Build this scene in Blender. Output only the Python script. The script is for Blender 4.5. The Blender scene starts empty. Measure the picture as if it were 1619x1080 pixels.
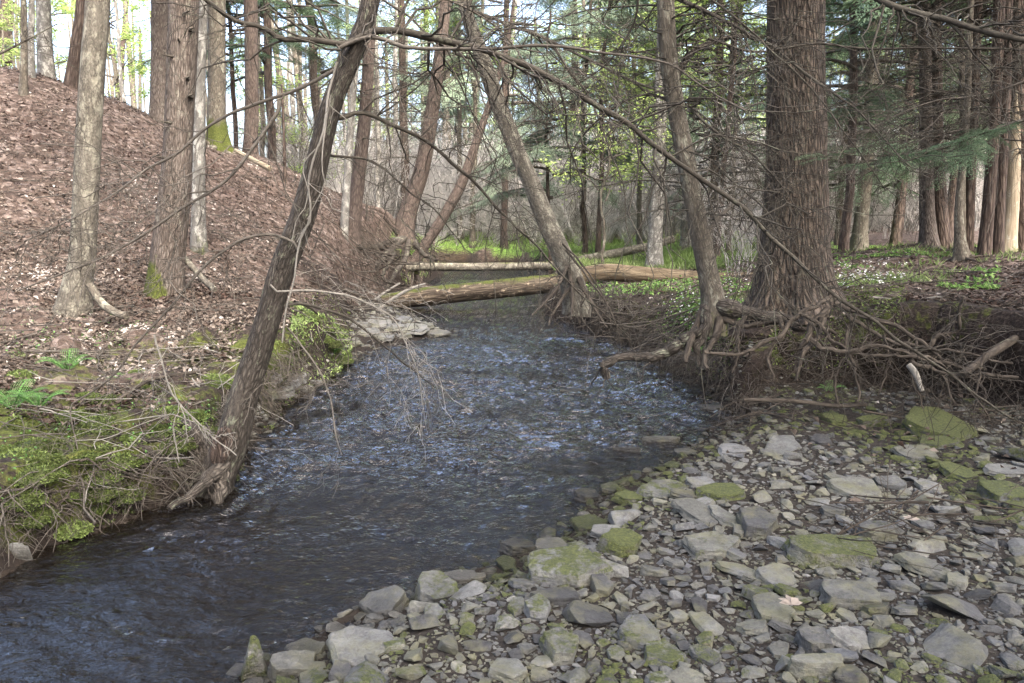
import bpy, bmesh, math, random
import numpy as np
from mathutils import Vector, Matrix
random.seed(7); RS = np.random.RandomState(11)
SC = bpy.context.scene; COL = SC.collection
# ------------------------------------------------------------------ camera
CAM_H = 1.65; FPX = 1246.0; PITCH = math.radians(9.57); CX, CY = 809.5, 540.0
cam_d = bpy.data.cameras.new('camera'); cam = bpy.data.objects.new('camera', cam_d); COL.objects.link(cam)
cam.location = (0, 0, CAM_H); cam.rotation_euler = (math.pi/2 - PITCH, 0, 0)
cam_d.sensor_width = 36; cam_d.lens = 36*FPX/1619.0; cam_d.clip_end = 2000; cam_d.clip_start = 0.05
SC.camera = cam
# ------------------------------------------------------------------ sky, sun, exposure
SUN_EL, SUN_AZ = math.radians(52), math.radians(150)      # azimuth from +Y towards +X
w = bpy.data.worlds.new('World'); SC.world = w; w.use_nodes = True
nt = w.node_tree; bg = nt.nodes['Background']
sky = nt.nodes.new('ShaderNodeTexSky'); sky.sky_type = 'NISHITA'; sky.sun_disc = False
sky.sun_elevation = SUN_EL; sky.sun_rotation = SUN_AZ; sky.air_density = .8; sky.dust_density = 7.0; sky.ozone_density = .5
nt.links.new(sky.outputs[0], bg.inputs[0]); bg.inputs[1].default_value = 0.15
sd = bpy.data.lights.new('sun', 'SUN'); sd.energy = 1.15; sd.angle = math.radians(40); sd.color = (1, .985, .96)
sun = bpy.data.objects.new('sun', sd); COL.objects.link(sun)
sdir = Vector((math.sin(SUN_AZ)*math.cos(SUN_EL), math.cos(SUN_AZ)*math.cos(SUN_EL), math.sin(SUN_EL)))
sun.rotation_euler = sdir.to_track_quat('Z', 'Y').to_euler(); sun.location = (0, 0, 30)
vs = SC.view_settings; vs.view_transform = 'Standard'; vs.look = 'None'; vs.gamma = 1; vs.use_curve_mapping = False
vs.exposure = 3.15
SC.cycles.max_bounces = 6; SC.cycles.transparent_max_bounces = 12; SC.cycles.diffuse_bounces = 3
SC.cycles.glossy_bounces = 2; SC.cycles.transmission_bounces = 4; SC.cycles.volume_bounces = 0
SC.cycles.caustics_reflective = False; SC.cycles.caustics_refractive = False
# ------------------------------------------------------------------ picture -> world helpers
FWD = np.array([0, math.cos(PITCH), -math.sin(PITCH)]); UPV = np.array([0, math.sin(PITCH), math.cos(PITCH)])
CAMP = np.array([0, 0, CAM_H])
def ray(px, py):
    return FWD + np.array([1., 0, 0])*(px-CX)/FPX + UPV*(CY-py)/FPX
def at(px, py, Y):
    r = ray(px, py); return CAMP + r*(Y/r[1])
def onz(px, py, z=0.0):
    r = ray(px, py); return CAMP + r*((z-CAM_H)/r[2])
def width_m(wpx, p):
    return wpx/FPX*float(np.dot(np.asarray(p)-CAMP, FWD))
# ------------------------------------------------------------------ noise
def _h(ix, iy, iz, s):
    n = (ix*374761393 + iy*668265263 + iz*2147483647 + s*974634777) & 0xffffffff
    n = ((n ^ (n >> 13))*1274126177) & 0xffffffff
    return ((n ^ (n >> 16)) & 0xffff)/32767.5 - 1
def vn(p, s=0):
    p = np.asarray(p, float)
    if p.shape[-1] == 2: p = np.concatenate([p, np.zeros(p.shape[:-1]+(1,))], -1)
    i = np.floor(p).astype(np.int64); f = p-i; f = f*f*(3-2*f); r = 0
    for a in (0, 1):
        for b in (0, 1):
            for c in (0, 1):
                wt = (f[..., 0] if a else 1-f[..., 0])*(f[..., 1] if b else 1-f[..., 1])*(f[..., 2] if c else 1-f[..., 2])
                r = r+wt*_h(i[..., 0]+a, i[..., 1]+b, i[..., 2]+c, s)
    return r
def fbm(p, o=4, s=0):
    p = np.asarray(p, float); r = 0; a = 1; t = 0
    for k in range(o): r = r+a*vn(p*2**k, s+k*7); t += a; a *= .5
    return r/t
def sstep(a, b, x):
    t = np.clip((x-a)/(b-a), 0, 1); return t*t*(3-2*t)
# ------------------------------------------------------------------ terrain
def sdist(poly, X, Y):
    """signed distance to a closed polygon, negative inside"""
    poly = np.asarray(poly); d = np.full(X.shape, 1e9); ins = np.zeros(X.shape, bool); n = len(poly)
    for i in range(n):
        a = poly[i]; b = poly[(i+1) % n]; e = b-a
        t = np.clip(((X-a[0])*e[0]+(Y-a[1])*e[1])/(e@e+1e-12), 0, 1)
        d = np.minimum(d, np.hypot(X-a[0]-t*e[0], Y-a[1]-t*e[1]))
        if a[1] != b[1]:
            c = ((a[1] > Y) != (b[1] > Y)) & (X < (b[0]-a[0])*(Y-a[1])/(b[1]-a[1])+a[0]); ins ^= c
    return np.where(ins, -d, d)
def Z0(*pp): return [tuple(onz(x, y)[:2]) for x, y in pp]
left_edge = Z0((0, 905), (60, 872), (200, 822), (270, 800), (345, 778), (395, 700), (440, 655), (500, 612), (552, 578), (600, 552), (660, 540), (728, 529), (662, 503), (628, 484), (652, 460), (688, 440), (702, 433))
right_edge = Z0((370, 1085), (520, 1005), (650, 935), (780, 893), (900, 832), (960, 768), (1080, 708), (1165, 662), (1130, 625), (1070, 598), (1045, 570), (1000, 545), (910, 515), (862, 497), (858, 472), (885, 447), (880, 432))
STREAM = [(-9.0, 1.2), (-5, 2.2)] + left_edge + [(-3.2, 22.5), (-9, 25.5), (-26, 29), (-26, 32), (-8, 28), (0, 24)] + right_edge[::-1] + [(-1.4, 1.2), (-2.5, -3), (-9, -4)]
bank_foot = Z0((1165, 655), (1240, 632), (1350, 638), (1460, 652), (1619, 700))
left_low = left_edge[:9]+Z0((557, 548), (560, 515), (588, 488), (622, 472))+left_edge[14:]
LOW = [(-9.0, 1.2), (-5, 2.2)] + left_low + [(-3.2, 22.5), (-9, 25.5), (-26, 29), (-26, 32), (-8, 28), (0, 24)] + right_edge[::-1][:10] + bank_foot + [(4.6, 3.9), (7, 2.4), (9, -4), (-9, -4)]
CTL = [(0, 840, .33, 0), (150, 780, .33, 0), (300, 735, .28, 0), (0, 700, .40, 0), (200, 650, .40, 0), (330, 600, .38, 0),
 (0, 600, 5.2, 1), (150, 600, 5.5, 1), (300, 560, 6.3, 1), (0, 490, 7.0, 1), (115, 490, 7.2, 1), (265, 468, 7.6, 1), (420, 460, 8, 1), (480, 520, .3, 0), (530, 530, .22, 0), (560, 500, .25, 0),
 (540, 470, 10, 1), (600, 440, 12, 1), (640, 420, 14, 1), (0, 300, 9.5, 1), (115, 330, 9.8, 1), (200, 300, 10.5, 1), (400, 380, 10.5, 1), (500, 360, 12.5, 1), (600, 370, 14, 1),
 (0, 100, 13, 1), (100, 130, 13.5, 1), (190, 162, 14, 1), (250, 190, 14.5, 1), (345, 240, 15, 1), (400, 240, 16, 1), (500, 290, 17, 1), (640, 350, 17, 1), (690, 400, 20, 1),
 (925, 482, .42, 0), (985, 492, .36, 0), (1040, 510, .38, 0), (1075, 520, .5, 0), (1000, 470, .5, 0), (1110, 505, 6.6, 1), (1257, 478, 6.9, 1), (1330, 485, 6.3, 1), (1619, 500, 5.6, 1), (1450, 400, 12, 1), (1450, 384, 13, 1), (1619, 400, 12.5, 1), (1300, 430, 10, 1),
 (1150, 440, 12, 1), (1100, 430, 15, 1), (960, 460, .45, 0), (900, 440, .45, 0), (800, 398, 24, 1), (1000, 390, 26, 1), (1300, 380, 22, 1), (1619, 380, 22, 1)]
cp = []
for a, b, v, k in CTL: cp.append(onz(a, b, v) if k == 0 else at(a, b, v))
cp += [(-9, 3, .6), (-6, 3, .4), (-14, 6, 2.2), (-20, 12, 4.4), (-12, 15, 4.0), (-9, 17, 3.2), (-14, 22, 2.6), (-6, 24, 1.2), (-20, 30, 1.5), (-40, 30, 3), (8, 4, .95), (12, 6, 1.1), (9, 0, .9), (20, 15, 1.3), (14, 25, 1.0),
       (-5, -8, 1), (8, -10, 1), (-30, 0, 4), (30, 0, 1.5), (0, 45, .6), (-30, 60, 1.2), (30, 60, 1.6), (60, 30, 2), (-80, 60, 4), (80, 80, 4), (0, 110, 3), (-60, 120, 5), (60, 120, 5), (-80, -20, 5), (80, -20, 3), (0, -60, 2)]
cp = np.array(cp, float)
D = np.hypot(cp[:, None, 0]-cp[None, :, 0], cp[:, None, 1]-cp[None, :, 1])
WT = np.linalg.solve(D + np.eye(len(cp))*0.15*-1, cp[:, 2]-1.0)
def base_h(X, Y):
    r = np.zeros(X.shape)+1.0
    for i in range(len(cp)): r = r+WT[i]*np.sqrt((X-cp[i, 0])**2+(Y-cp[i, 1])**2+.05)
    return r
def terrain(X, Y, full=False):
    X = np.asarray(X, float); Y = np.asarray(Y, float)
    q = np.stack([X, Y], -1)
    wx = fbm(q*1.7, 3, 3)*.09; wy = fbm(q*1.7, 3, 5)*.09
    ds = sdist(STREAM, X+wx, Y+wy); dl = sdist(LOW, X+wx, Y+wy)
    B = np.clip(base_h(X, Y), -.1, 12)
    B = B + (fbm(q*.9, 4, 9)*.09+fbm(q*2.6, 3, 10)*.08)*sstep(0, 2, dl) + fbm(q*4.5, 3, 2)*.028
    bed = -.05-.22*sstep(0, 1.2, -ds)+fbm(q*3, 3, 31)*.03
    bar = .0+.10*sstep(0, .5, ds)+.05*np.clip(ds, 0, 3) + fbm(q*1.3, 3, 17)*.035*sstep(.1, .8, ds)
    low = np.where(ds < 0, bed+.05*sstep(-.15, 0, ds), bar)
    right = sstep(.5, 1.5, X-.12*Y)
    wb = .22+.18*right
    gent = sstep(6.6, 7.4, Y)*sstep(10.8, 10, Y)*sstep(.5, 1, X); wb = wb+.45*gent
    gt2 = sstep(10.5, 12, Y)*(X < 0)*sstep(20, 18, Y); wb = wb+.5*gt2
    t = sstep(0, 1, np.clip(dl, 0, 9)/wb)
    z = np.where(dl < 0, low, low*(1-t)+np.maximum(B, .12)*t)
    if full: return z, ds, dl, B, right
    return z
def ground(px, py, tmin=2.0):
    r = ray(px, py); r = r/r[1]; Y = np.concatenate([np.arange(tmin, 20, .02), np.arange(20, 150, .2)])
    P = CAMP+r*Y[:, None]; z = terrain(P[:, 0], P[:, 1]); k = np.nonzero(P[:, 2] <= z)[0]
    if len(k) == 0: return at(px, py, 60)
    p = P[k[0]].copy(); p[2] = z[k[0]]; return p
def gz(x, y): return float(terrain(np.array([x]), np.array([y]))[0])
# ------------------------------------------------------------------ mesh builder
class MB:
    def __init__(s): s.V = []; s.F = []; s.A = {}; s.n = 0; s.parts = []
    def add(s, V, F, mi=0, **at_):
        V = np.asarray(V, float).reshape(-1, 3); F = np.asarray(F)
        s.parts.append((s.n, len(V), at_)); s.V.append(V); s.F.append((F+s.n, mi)); s.n += len(V)
    def build(s, name, mats, parent=None, smooth=True, origin=None):
        me = bpy.data.meshes.new(name); V = np.concatenate(s.V)
        if origin is not None: V = V-np.asarray(origin)
        me.vertices.add(len(V)); me.vertices.foreach_set('co', V.ravel().astype(np.float32))
        loops = np.concatenate([f.ravel() for f, m in s.F]); tot = np.concatenate([np.full(len(f), f.shape[1]) for f, m in s.F])
        mi = np.concatenate([np.full(len(f), m) for f, m in s.F]); st = np.concatenate([[0], np.cumsum(tot)[:-1]])
        me.loops.add(len(loops)); me.loops.foreach_set('vertex_index', loops.astype(np.int32))
        me.polygons.add(len(tot)); me.polygons.foreach_set('loop_start', st.astype(np.int32)); me.polygons.foreach_set('loop_total', tot.astype(np.int32))
        me.polygons.foreach_set('material_index', mi.astype(np.int32)); me.polygons.foreach_set('use_smooth', np.full(len(tot), smooth))
        keys = {}
        for st_, n, a in s.parts:
            for k, v in a.items(): keys[k] = 3 if np.ndim(v) == 2 else 1
        for k, dim in keys.items():
            arr = np.zeros((s.n, dim))
            for st_, n, a in s.parts:
                if k in a: arr[st_:st_+n] = np.asarray(a[k]).reshape(-1, dim) if np.ndim(a[k]) else a[k]
            at_ = me.attributes.new(k, 'FLOAT_VECTOR' if dim == 3 else 'FLOAT', 'POINT')
            at_.data.foreach_set('vector' if dim == 3 else 'value', arr.ravel().astype(np.float32))
        me.update(calc_edges=True)
        for m in (mats if isinstance(mats, (list, tuple)) else [mats]): me.materials.append(m)
        o = bpy.data.objects.new(name, me); COL.objects.link(o)
        if parent is not None: o.parent = parent
        elif origin is not None: o.location = tuple(origin)
        return o
def tag(o, label=None, cat=None, group=None, kind=None):
    if label: o['label'] = label
    if cat: o['category'] = cat
    if group: o['group'] = group
    if kind: o['kind'] = kind
    return o
def empty(name, loc, label, cat, group=None):
    o = bpy.data.objects.new(name, None); COL.objects.link(o); o.location = tuple(loc); o.empty_display_size = .1
    return tag(o, label, cat, group)
def nrm(v): return v/(np.linalg.norm(v, axis=-1, keepdims=True)+1e-12)
def spline(P, n, extra=None):
    P = np.asarray(P, float); k = len(P)
    if k == 2: t = np.linspace(0, 1, n)[:, None]; return P[0]*(1-t)+P[1]*t
    Q = np.vstack([2*P[0]-P[1], P, 2*P[-1]-P[-2]])
    d = np.concatenate([[0], np.cumsum(np.linalg.norm(np.diff(P[:, :3], axis=0), axis=1))]); tt = np.linspace(0, d[-1], n)
    i = np.clip(np.searchsorted(d, tt, 'right')-1, 0, k-2); u = ((tt-d[i])/(d[i+1]-d[i]+1e-9))[:, None]
    p0, p1, p2, p3 = Q[i], Q[i+1], Q[i+2], Q[i+3]
    return .5*((2*p1)+(-p0+p2)*u+(2*p0-5*p1+4*p2-p3)*u*u+(-p0+3*p1-3*p2+p3)*u**3)
def tubes(mb, P, R, sides=5, mi=0, cap=False, rmod=None, **at_):
    """P (M,N,3) centre lines, R (M,N) radii -> M tubes in one go"""
    P = np.asarray(P, float); R = np.asarray(R, float)
    if P.ndim == 2: P = P[None]; R = R[None]
    M, N, _ = P.shape
    T = np.gradient(P, axis=1); T = nrm(T); mt = nrm(T.mean(1))
    ref = np.where(np.abs(mt[:, 2:3]) > .8, np.array([[0, 1., 0]]), np.array([[0, 0, 1.]]))[:, None, :]
    U = nrm(np.cross(T, np.broadcast_to(ref, T.shape))); W = np.cross(T, U)
    th = np.arange(sides)/sides*2*np.pi; c, s_ = np.cos(th), np.sin(th)
    RR = R[:, :, None]*np.ones(sides)
    ln = np.concatenate([np.zeros((M, 1)), np.cumsum(np.linalg.norm(np.diff(P, axis=1), axis=2), 1)], 1)
    if rmod is not None: RR = RR*rmod(th, ln, P, R)
    V = P[:, :, None, :]+RR[..., None]*(U[:, :, None, :]*c[:, None]+W[:, :, None, :]*s_[:, None])
    bk = np.stack([np.broadcast_to(R[:, :1, None]*c, RR.shape), np.broadcast_to(R[:, :1, None]*s_, RR.shape), np.broadcast_to(ln[:, :, None], RR.shape)], -1)
    a = np.arange(M*N*sides).reshape(M, N, sides)
    F = np.stack([a[:, :-1], np.roll(a, -1, 2)[:, :-1], np.roll(a, -1, 2)[:, 1:], a[:, 1:]], -1).reshape(-1, 4)
    rn = RS.rand(M)[:, None, None]*np.ones((M, N, sides))
    at2 = {'bark': bk.reshape(-1, 3)+RS.rand(3)*3, 'rnd': rn.reshape(-1)}; at2.update(at_)
    mb.add(V, F[:, ::-1], mi, **at2)
    if cap:
        for e, j in ((0, 0), (1, N-1)):
            for m in range(M):
                ring = V[m, j]; cen = P[m, j]+T[m, j]*(0 if cap == 'flat' else .3*R[m, j]*(1 if e else -1))
                idx = np.stack([np.full(sides, sides), np.arange(sides), (np.arange(sides)+1) % sides], 1)
                if e == 0: idx = idx[:, ::-1]
                vv = np.vstack([ring, cen]); mb.add(vv, idx[:, ::-1], mi if cap != 'cut' else mi, bark=np.hstack([vv[:, [0, 2]]-cen[[0, 2]], np.zeros((len(vv), 1))]), rnd=.5)
    return V
def offshoots(P, R, k, L, ang=(35, 70), droop=.1, n=6, wob=.12, t0=.1, t1=1.0, rr=.5, flat=0.0, up=0.0):
    """k side twigs for every curve in P"""
    P = np.asarray(P); R = np.asarray(R)
    if P.ndim == 2: P = P[None]; R = R[None]
    M, N, _ = P.shape; t = (t0+(t1-t0)*RS.rand(M, k))*(N-1); i = np.minimum(t.astype(int), N-2); f = (t-i)[..., None]
    m = np.arange(M)[:, None]; B = P[m, i]*(1-f)+P[m, i+1]*f; T = nrm(P[m, i+1]-P[m, i]); r0 = (R[m, i]*(1-f[..., 0])+R[m, i+1]*f[..., 0])*rr
    side = nrm(RS.randn(M, k, 3)*np.array([1, 1, 1-flat])+np.array([0, 0, up])); side = nrm(side-(side*T).sum(-1, keepdims=True)*T)
    a = np.radians(ang[0]+(ang[1]-ang[0])*RS.rand(M, k, 1)); Dv = T*np.cos(a)+side*np.sin(a)
    ll = (L[0]+(L[1]-L[0])*RS.rand(M, k))*(1.15-.6*t/(N-1)); s = np.linspace(0, 1, n)
    Q = B[:, :, None]+Dv[:, :, None]*(ll[..., None]*s)[..., None]
    wv = np.cumsum(RS.randn(M, k, n, 3)*wob/n**.5, 2); wv -= wv[:, :, :1]
    Q = Q+wv*ll[..., None, None]; Q[..., 2] -= droop*ll[..., None]*s**2
    RRr = r0[..., None]*(1-.8*s)
    return Q.reshape(M*k, n, 3), RRr.reshape(M*k, n)
def diamonds(mb, C, Dv, Nv, L, Wd, mi=0, fold=.25, **at_):
    """leaf shapes: centre base C, direction, normal, length, width"""
    C = np.asarray(C); Dv = nrm(Dv); S = nrm(np.cross(Dv, Nv)); Nn = np.cross(S, Dv); L = np.broadcast_to(L, len(C))[:, None]; Wd = np.broadcast_to(Wd, len(C))[:, None]
    b = C; tip = C+Dv*L-Nn*L*.12; l = C+Dv*L*.45+S*Wd*.5+Nn*Wd*fold; r = C+Dv*L*.45-S*Wd*.5+Nn*Wd*fold
    V = np.stack([b, l, tip, r], 1); a = np.arange(len(C))[:, None]*4
    F = np.concatenate([a+[0, 2, 1], a+[0, 3, 2]])
    rn = np.repeat(at_.pop('rnd') if 'rnd' in at_ else RS.rand(len(C)), 4)
    mb.add(V, F, mi, rnd=rn, **at_)
def inst(T, Ms, Ts):
    """T=(V,F,attrs); copy template at matrices Ms (k,3,3), offsets Ts (k,3)"""
    V, F, A = T; k = len(Ts); W_ = np.einsum('kij,vj->kvi', Ms, V)+np.asarray(Ts)[:, None]
    FF = (F[None]+(np.arange(k)*len(V))[:, None, None]).reshape(-1, F.shape[1])
    return W_.reshape(-1, 3), FF
def rotz(a):
    c, s = np.cos(a), np.sin(a); z = 0*a; o = z+1
    return np.stack([np.stack([c, -s, z], -1), np.stack([s, c, z], -1), np.stack([z, z, o], -1)], -2)
def rotx(a):
    c, s = np.cos(a), np.sin(a); z = 0*a; o = z+1
    return np.stack([np.stack([o, z, z], -1), np.stack([z, c, -s], -1), np.stack([z, s, c], -1)], -2)
def roty(a):
    c, s = np.cos(a), np.sin(a); z = 0*a; o = z+1
    return np.stack([np.stack([c, z, s], -1), np.stack([z, o, z], -1), np.stack([-s, z, c], -1)], -2)
# ------------------------------------------------------------------ materials
class NT:
    def __init__(s, name):
        s.m = bpy.data.materials.new(name); s.m.use_nodes = True; s.t = s.m.node_tree; s.N = s.t.nodes; s.L = s.t.links
        s.p = s.N['Principled BSDF']; s.out = s.N['Material Output']
    def n(s, ty, **kw):
        o = s.N.new('ShaderNode'+ty)
        for k, v in kw.items():
            if k.startswith('_'): setattr(o, k[1:], v)
            else:
                i = o.inputs[k.replace('__', ' ')] if not k.startswith('i') or not k[1:].isdigit() else o.inputs[int(k[1:])]
                if hasattr(v, 'is_linked') or isinstance(v, bpy.types.NodeSocket): s.L.new(v, i)
                else: i.default_value = v
        return o
    def attr(s, name): return s.n('Attribute', _attribute_name=name)
    def ramp(s, fac, stops, interp='LINEAR'):
        o = s.n('ValToRGB'); s.L.new(fac, o.inputs[0]); cr = o.color_ramp; cr.interpolation = interp
        while len(cr.elements) < len(stops): cr.elements.new(.5)
        for e, (p, c) in zip(cr.elements, stops):
            e.position = p; e.color = (c[0], c[1], c[2], 1) if hasattr(c, '__len__') else (c, c, c, 1)
        return o.outputs[0]
    def mix(s, f, a, b, mode='MIX'):
        o = s.N.new('ShaderNodeMix'); o.data_type = 'RGBA'; o.blend_type = mode
        for i, v in ((0, f), (6, a), (7, b)):
            if isinstance(v, bpy.types.NodeSocket): s.L.new(v, o.inputs[i])
            else: o.inputs[i].default_value = v if i == 0 else (v[0], v[1], v[2], 1)
        return o.outputs[2]
    def math(s, op, a, b=0.0, clamp=False):
        o = s.N.new('ShaderNodeMath'); o.operation = op; o.use_clamp = clamp
        for i, v in ((0, a), (1, b)):
            if isinstance(v, bpy.types.NodeSocket): s.L.new(v, o.inputs[i])
            else: o.inputs[i].default_value = v
        return o.outputs[0]
    def noise(s, vec, scale, detail=4, rough=.6, dist=0):
        o = s.n('TexNoise', Vector=vec, Scale=scale, Detail=detail, Roughness=rough, Distortion=dist); return o.outputs['Fac']
    def vor(s, vec, scale, feat='F1', out='Distance'):
        o = s.N.new('ShaderNodeTexVoronoi'); o.feature = feat; s.L.new(vec, o.inputs['Vector']); o.inputs['Scale'].default_value = scale; return o.outputs[out]
    def map(s, vec, sc):
        return s.n('Mapping', Vector=vec, Scale=sc).outputs[0]
    def fin(s, col, rough=.85, h=None, bs=.5, bd=.02, spec=.3):
        s.L.new(col, s.p.inputs['Base Color']) if isinstance(col, bpy.types.NodeSocket) else None
        if isinstance(rough, bpy.types.NodeSocket): s.L.new(rough, s.p.inputs['Roughness'])
        else: s.p.inputs['Roughness'].default_value = rough
        s.p.inputs['Specular IOR Level'].default_value = spec
        if h is not None:
            b = s.n('Bump', Strength=bs, Distance=bd, Height=h); s.L.new(b.outputs[0], s.p.inputs['Normal'])
        return s.m
MOSSC = [(.25, (.022, .026, .008)), (.5, (.055, .065, .014)), (.8, (.11, .125, .03))]
def bark_mat(name, dark, mid, light, sx=26, sz=5, ridge=1.0, moss=0.0, lichen=0.0, lic=(.38, .40, .34), bd=.02):
    t = NT(name); v = t.attr('bark').outputs['Vector']; g = t.n('NewGeometry')
    vm = t.map(v, (sx, sx, sz)); n1 = t.noise(vm, 1.0, 5, .6, .6)
    vo = t.vor(t.map(v, (sx*1.2, sx*1.2, sz*1.1)), 1.0, 'DISTANCE_TO_EDGE'); cr = t.math('MULTIPLY', vo, 3.2, True)
    n2 = t.noise(t.map(v, (90, 90, 60)), 1.0, 3, .6); big = t.noise(t.map(v, (3, 3, 1.3)), 1.0, 3, .6)
    h = t.math('ADD', t.math('MULTIPLY', n1, .75), t.math('MULTIPLY', cr, .35*ridge)); h2 = t.math('ADD', h, t.math('MULTIPLY', n2, .22))
    c = t.ramp(h2, [(.32, dark), (.62, mid), (.95, light)])
    c = t.mix(t.math('MULTIPLY', t.ramp(big, [(.35, 0), (.65, 1)]), .45), c, [x*.55 for x in mid])
    c = t.mix(t.math('MULTIPLY', t.ramp(t.noise(t.map(v, (7, 7, 2)), 1.0, 4, .7), [(.5, 0), (.7, 1)]), .4), c, light)
    if lichen > 0:
        f = t.ramp(t.math('ADD', t.noise(t.map(v, (11, 11, 7)), 1.0, 6, .75), t.math('MULTIPLY', n2, .12)), [(.68-.3*lichen, 0), (.78-.3*lichen, 1)])
        c = t.mix(t.math('MULTIPLY', f, .75), c, lic)
    if moss > 0:
        mo = t.attr('moss').outputs['Fac']; mn = t.noise(t.map(v, (9, 9, 5)), 1.0, 5, .7)
        f = t.ramp(t.math('ADD', t.math('MULTIPLY', mo, moss), t.math('SUBTRACT', mn, .5)), [(.42, 0), (.62, 1)])
        c = t.mix(f, c, t.ramp(t.noise(t.map(v, (60, 60, 60)), 1.0, 3), MOSSC))
    return t.fin(c, .9, h2, .9, bd, .2)
M = {}
M['bark_hemlock'] = bark_mat('bark_hemlock', (.020, .016, .013), (.078, .062, .051), (.16, .138, .118), 36, 9, 1.0, moss=1.0, lichen=.2, lic=(.19, .18, .145), bd=.025)
M['bark_big'] = bark_mat('bark_big', (.008, .006, .005), (.048, .037, .028), (.13, .103, .08), 20, 5.5, 2.0, moss=.55, lichen=.2, lic=(.12, .115, .08), bd=.07)
M['bark_grey'] = bark_mat('bark_grey', (.03, .026, .02), (.095, .082, .064), (.19, .17, .135), 30, 12, .7, moss=.9, lichen=.3, lic=(.23, .225, .175), bd=.014)
M['bark_speck'] = bark_mat('bark_speckled', (.03, .027, .022), (.095, .085, .068), (.20, .185, .15), 34, 22, .6, moss=.9, lichen=.38, lic=(.22, .21, .165), bd=.014)
M['bark_pale'] = bark_mat('bark_pale', (.055, .052, .046), (.15, .142, .125), (.27, .258, .23), 14, 8, .25, moss=.8, lichen=.4, lic=(.36, .35, .31), bd=.006)
M['bark_lean'] = bark_mat('bark_lean', (.010, .009, .007), (.044, .037, .030), (.11, .096, .08), 40, 14, 1.0, moss=.7, lichen=.15, lic=(.2, .21, .15), bd=.018)
M['bark_dark'] = bark_mat('bark_dark', (.015, .011, .009), (.055, .04, .032), (.13, .10, .08), 22, 4, 1.2, moss=.5, bd=.03)
M['bark_red'] = bark_mat('bark_red', (.020, .015, .012), (.068, .052, .043), (.14, .112, .095), 30, 8, 1.0, moss=.9, bd=.02)
M['root'] = bark_mat('root_wood', (.012, .010, .008), (.05, .041, .032), (.13, .11, .088), 30, 9, .6, moss=.6, bd=.012)
M['twig'] = bark_mat('twig_bark', (.035, .03, .025), (.095, .083, .068), (.19, .175, .15), 60, 30, .3, bd=.004)
M['twig_dark'] = bark_mat('twig_dark', (.02, .017, .014), (.055, .048, .038), (.12, .11, .085), 60, 30, .3, lichen=.15, lic=(.16, .17, .12), bd=.004)
M['twig_pale'] = bark_mat('twig_pale', (.09, .083, .07), (.20, .185, .16), (.34, .32, .28), 60, 30, .2, bd=.003)
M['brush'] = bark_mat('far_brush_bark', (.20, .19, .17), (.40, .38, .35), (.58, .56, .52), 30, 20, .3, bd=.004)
M['snag'] = bark_mat('bare_wood', (.11, .085, .055), (.27, .225, .16), (.42, .37, .28), 30, 2.0, .5, lichen=.1, bd=.01)
M['log'] = bark_mat('log_bark', (.016, .012, .009), (.068, .052, .037), (.19, .155, .11), 20, 3.0, .9, moss=.9, lichen=.15, lic=(.5, .4, .28), bd=.03)
M['log_orange'] = bark_mat('log_rotten_wood', (.035, .024, .015), (.11, .083, .052), (.24, .20, .135), 18, 2.0, .6, moss=.8, bd=.03)
def leaf_mat(name, stops, trans=.35, rough=.55):
    t = NT(name); r = t.attr('rnd').outputs['Fac']; c = t.ramp(r, stops)
    oi = t.n('ObjectInfo').outputs['Random']; hs = t.n('HueSaturation', Color=c, Value=t.math('ADD', t.math('MULTIPLY', oi, .35), .82)); c = hs.outputs[0]
    t.L.new(c, t.p.inputs['Base Color']); t.p.inputs['Roughness'].default_value = rough; t.p.inputs['Specular IOR Level'].default_value = .25
    tr = t.n('BsdfTranslucent', Color=c); mx = t.n('MixShader', Fac=trans); t.L.new(t.p.outputs[0], mx.inputs[1]); t.L.new(tr.outputs[0], mx.inputs[2])
    t.L.new(mx.outputs[0], t.out.inputs[0]); return t.m
M['hemlock_leaf'] = leaf_mat('hemlock_needles', [(0, (.045, .075, .042)), (.5, (.085, .135, .075)), (1, (.16, .22, .12))])
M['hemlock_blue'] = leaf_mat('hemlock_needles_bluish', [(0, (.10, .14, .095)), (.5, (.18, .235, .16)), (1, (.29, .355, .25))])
M['spring_leaf'] = leaf_mat('spring_leaves', [(0, (.17, .24, .06)), (.5, (.30, .40, .12)), (1, (.45, .54, .20))], .5)
M['grass'] = leaf_mat('meadow_grass', [(0, (.10, .15, .045)), (.6, (.19, .27, .085)), (1, (.32, .38, .16))], .4)
M['moss_leaf'] = leaf_mat('moss_tufts', [(0, (.028, .030, .010)), (.45, (.058, .074, .020)), (.85, (.115, .155, .042)), (1, (.20, .26, .08))], .3)
M['fern'] = leaf_mat('fern_green', [(0, (.07, .16, .04)), (1, (.16, .32, .09))], .4)
M['cover'] = leaf_mat('ground_cover_leaves', [(0, (.06, .13, .03)), (.6, (.14, .26, .06)), (1, (.28, .40, .13))], .4)
M['petal'] = leaf_mat('white_petals', [(0, (.6, .6, .58)), (1, (.8, .8, .8))], .3)
M['litter'] = leaf_mat('dead_leaves', [(0, (.05, .028, .02)), (.25, (.056, .041, .031)), (.5, (.095, .073, .057)), (.75, (.155, .124, .10)), (.93, (.27, .235, .20)), (1, (.45, .41, .37))], .2, .7)
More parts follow.
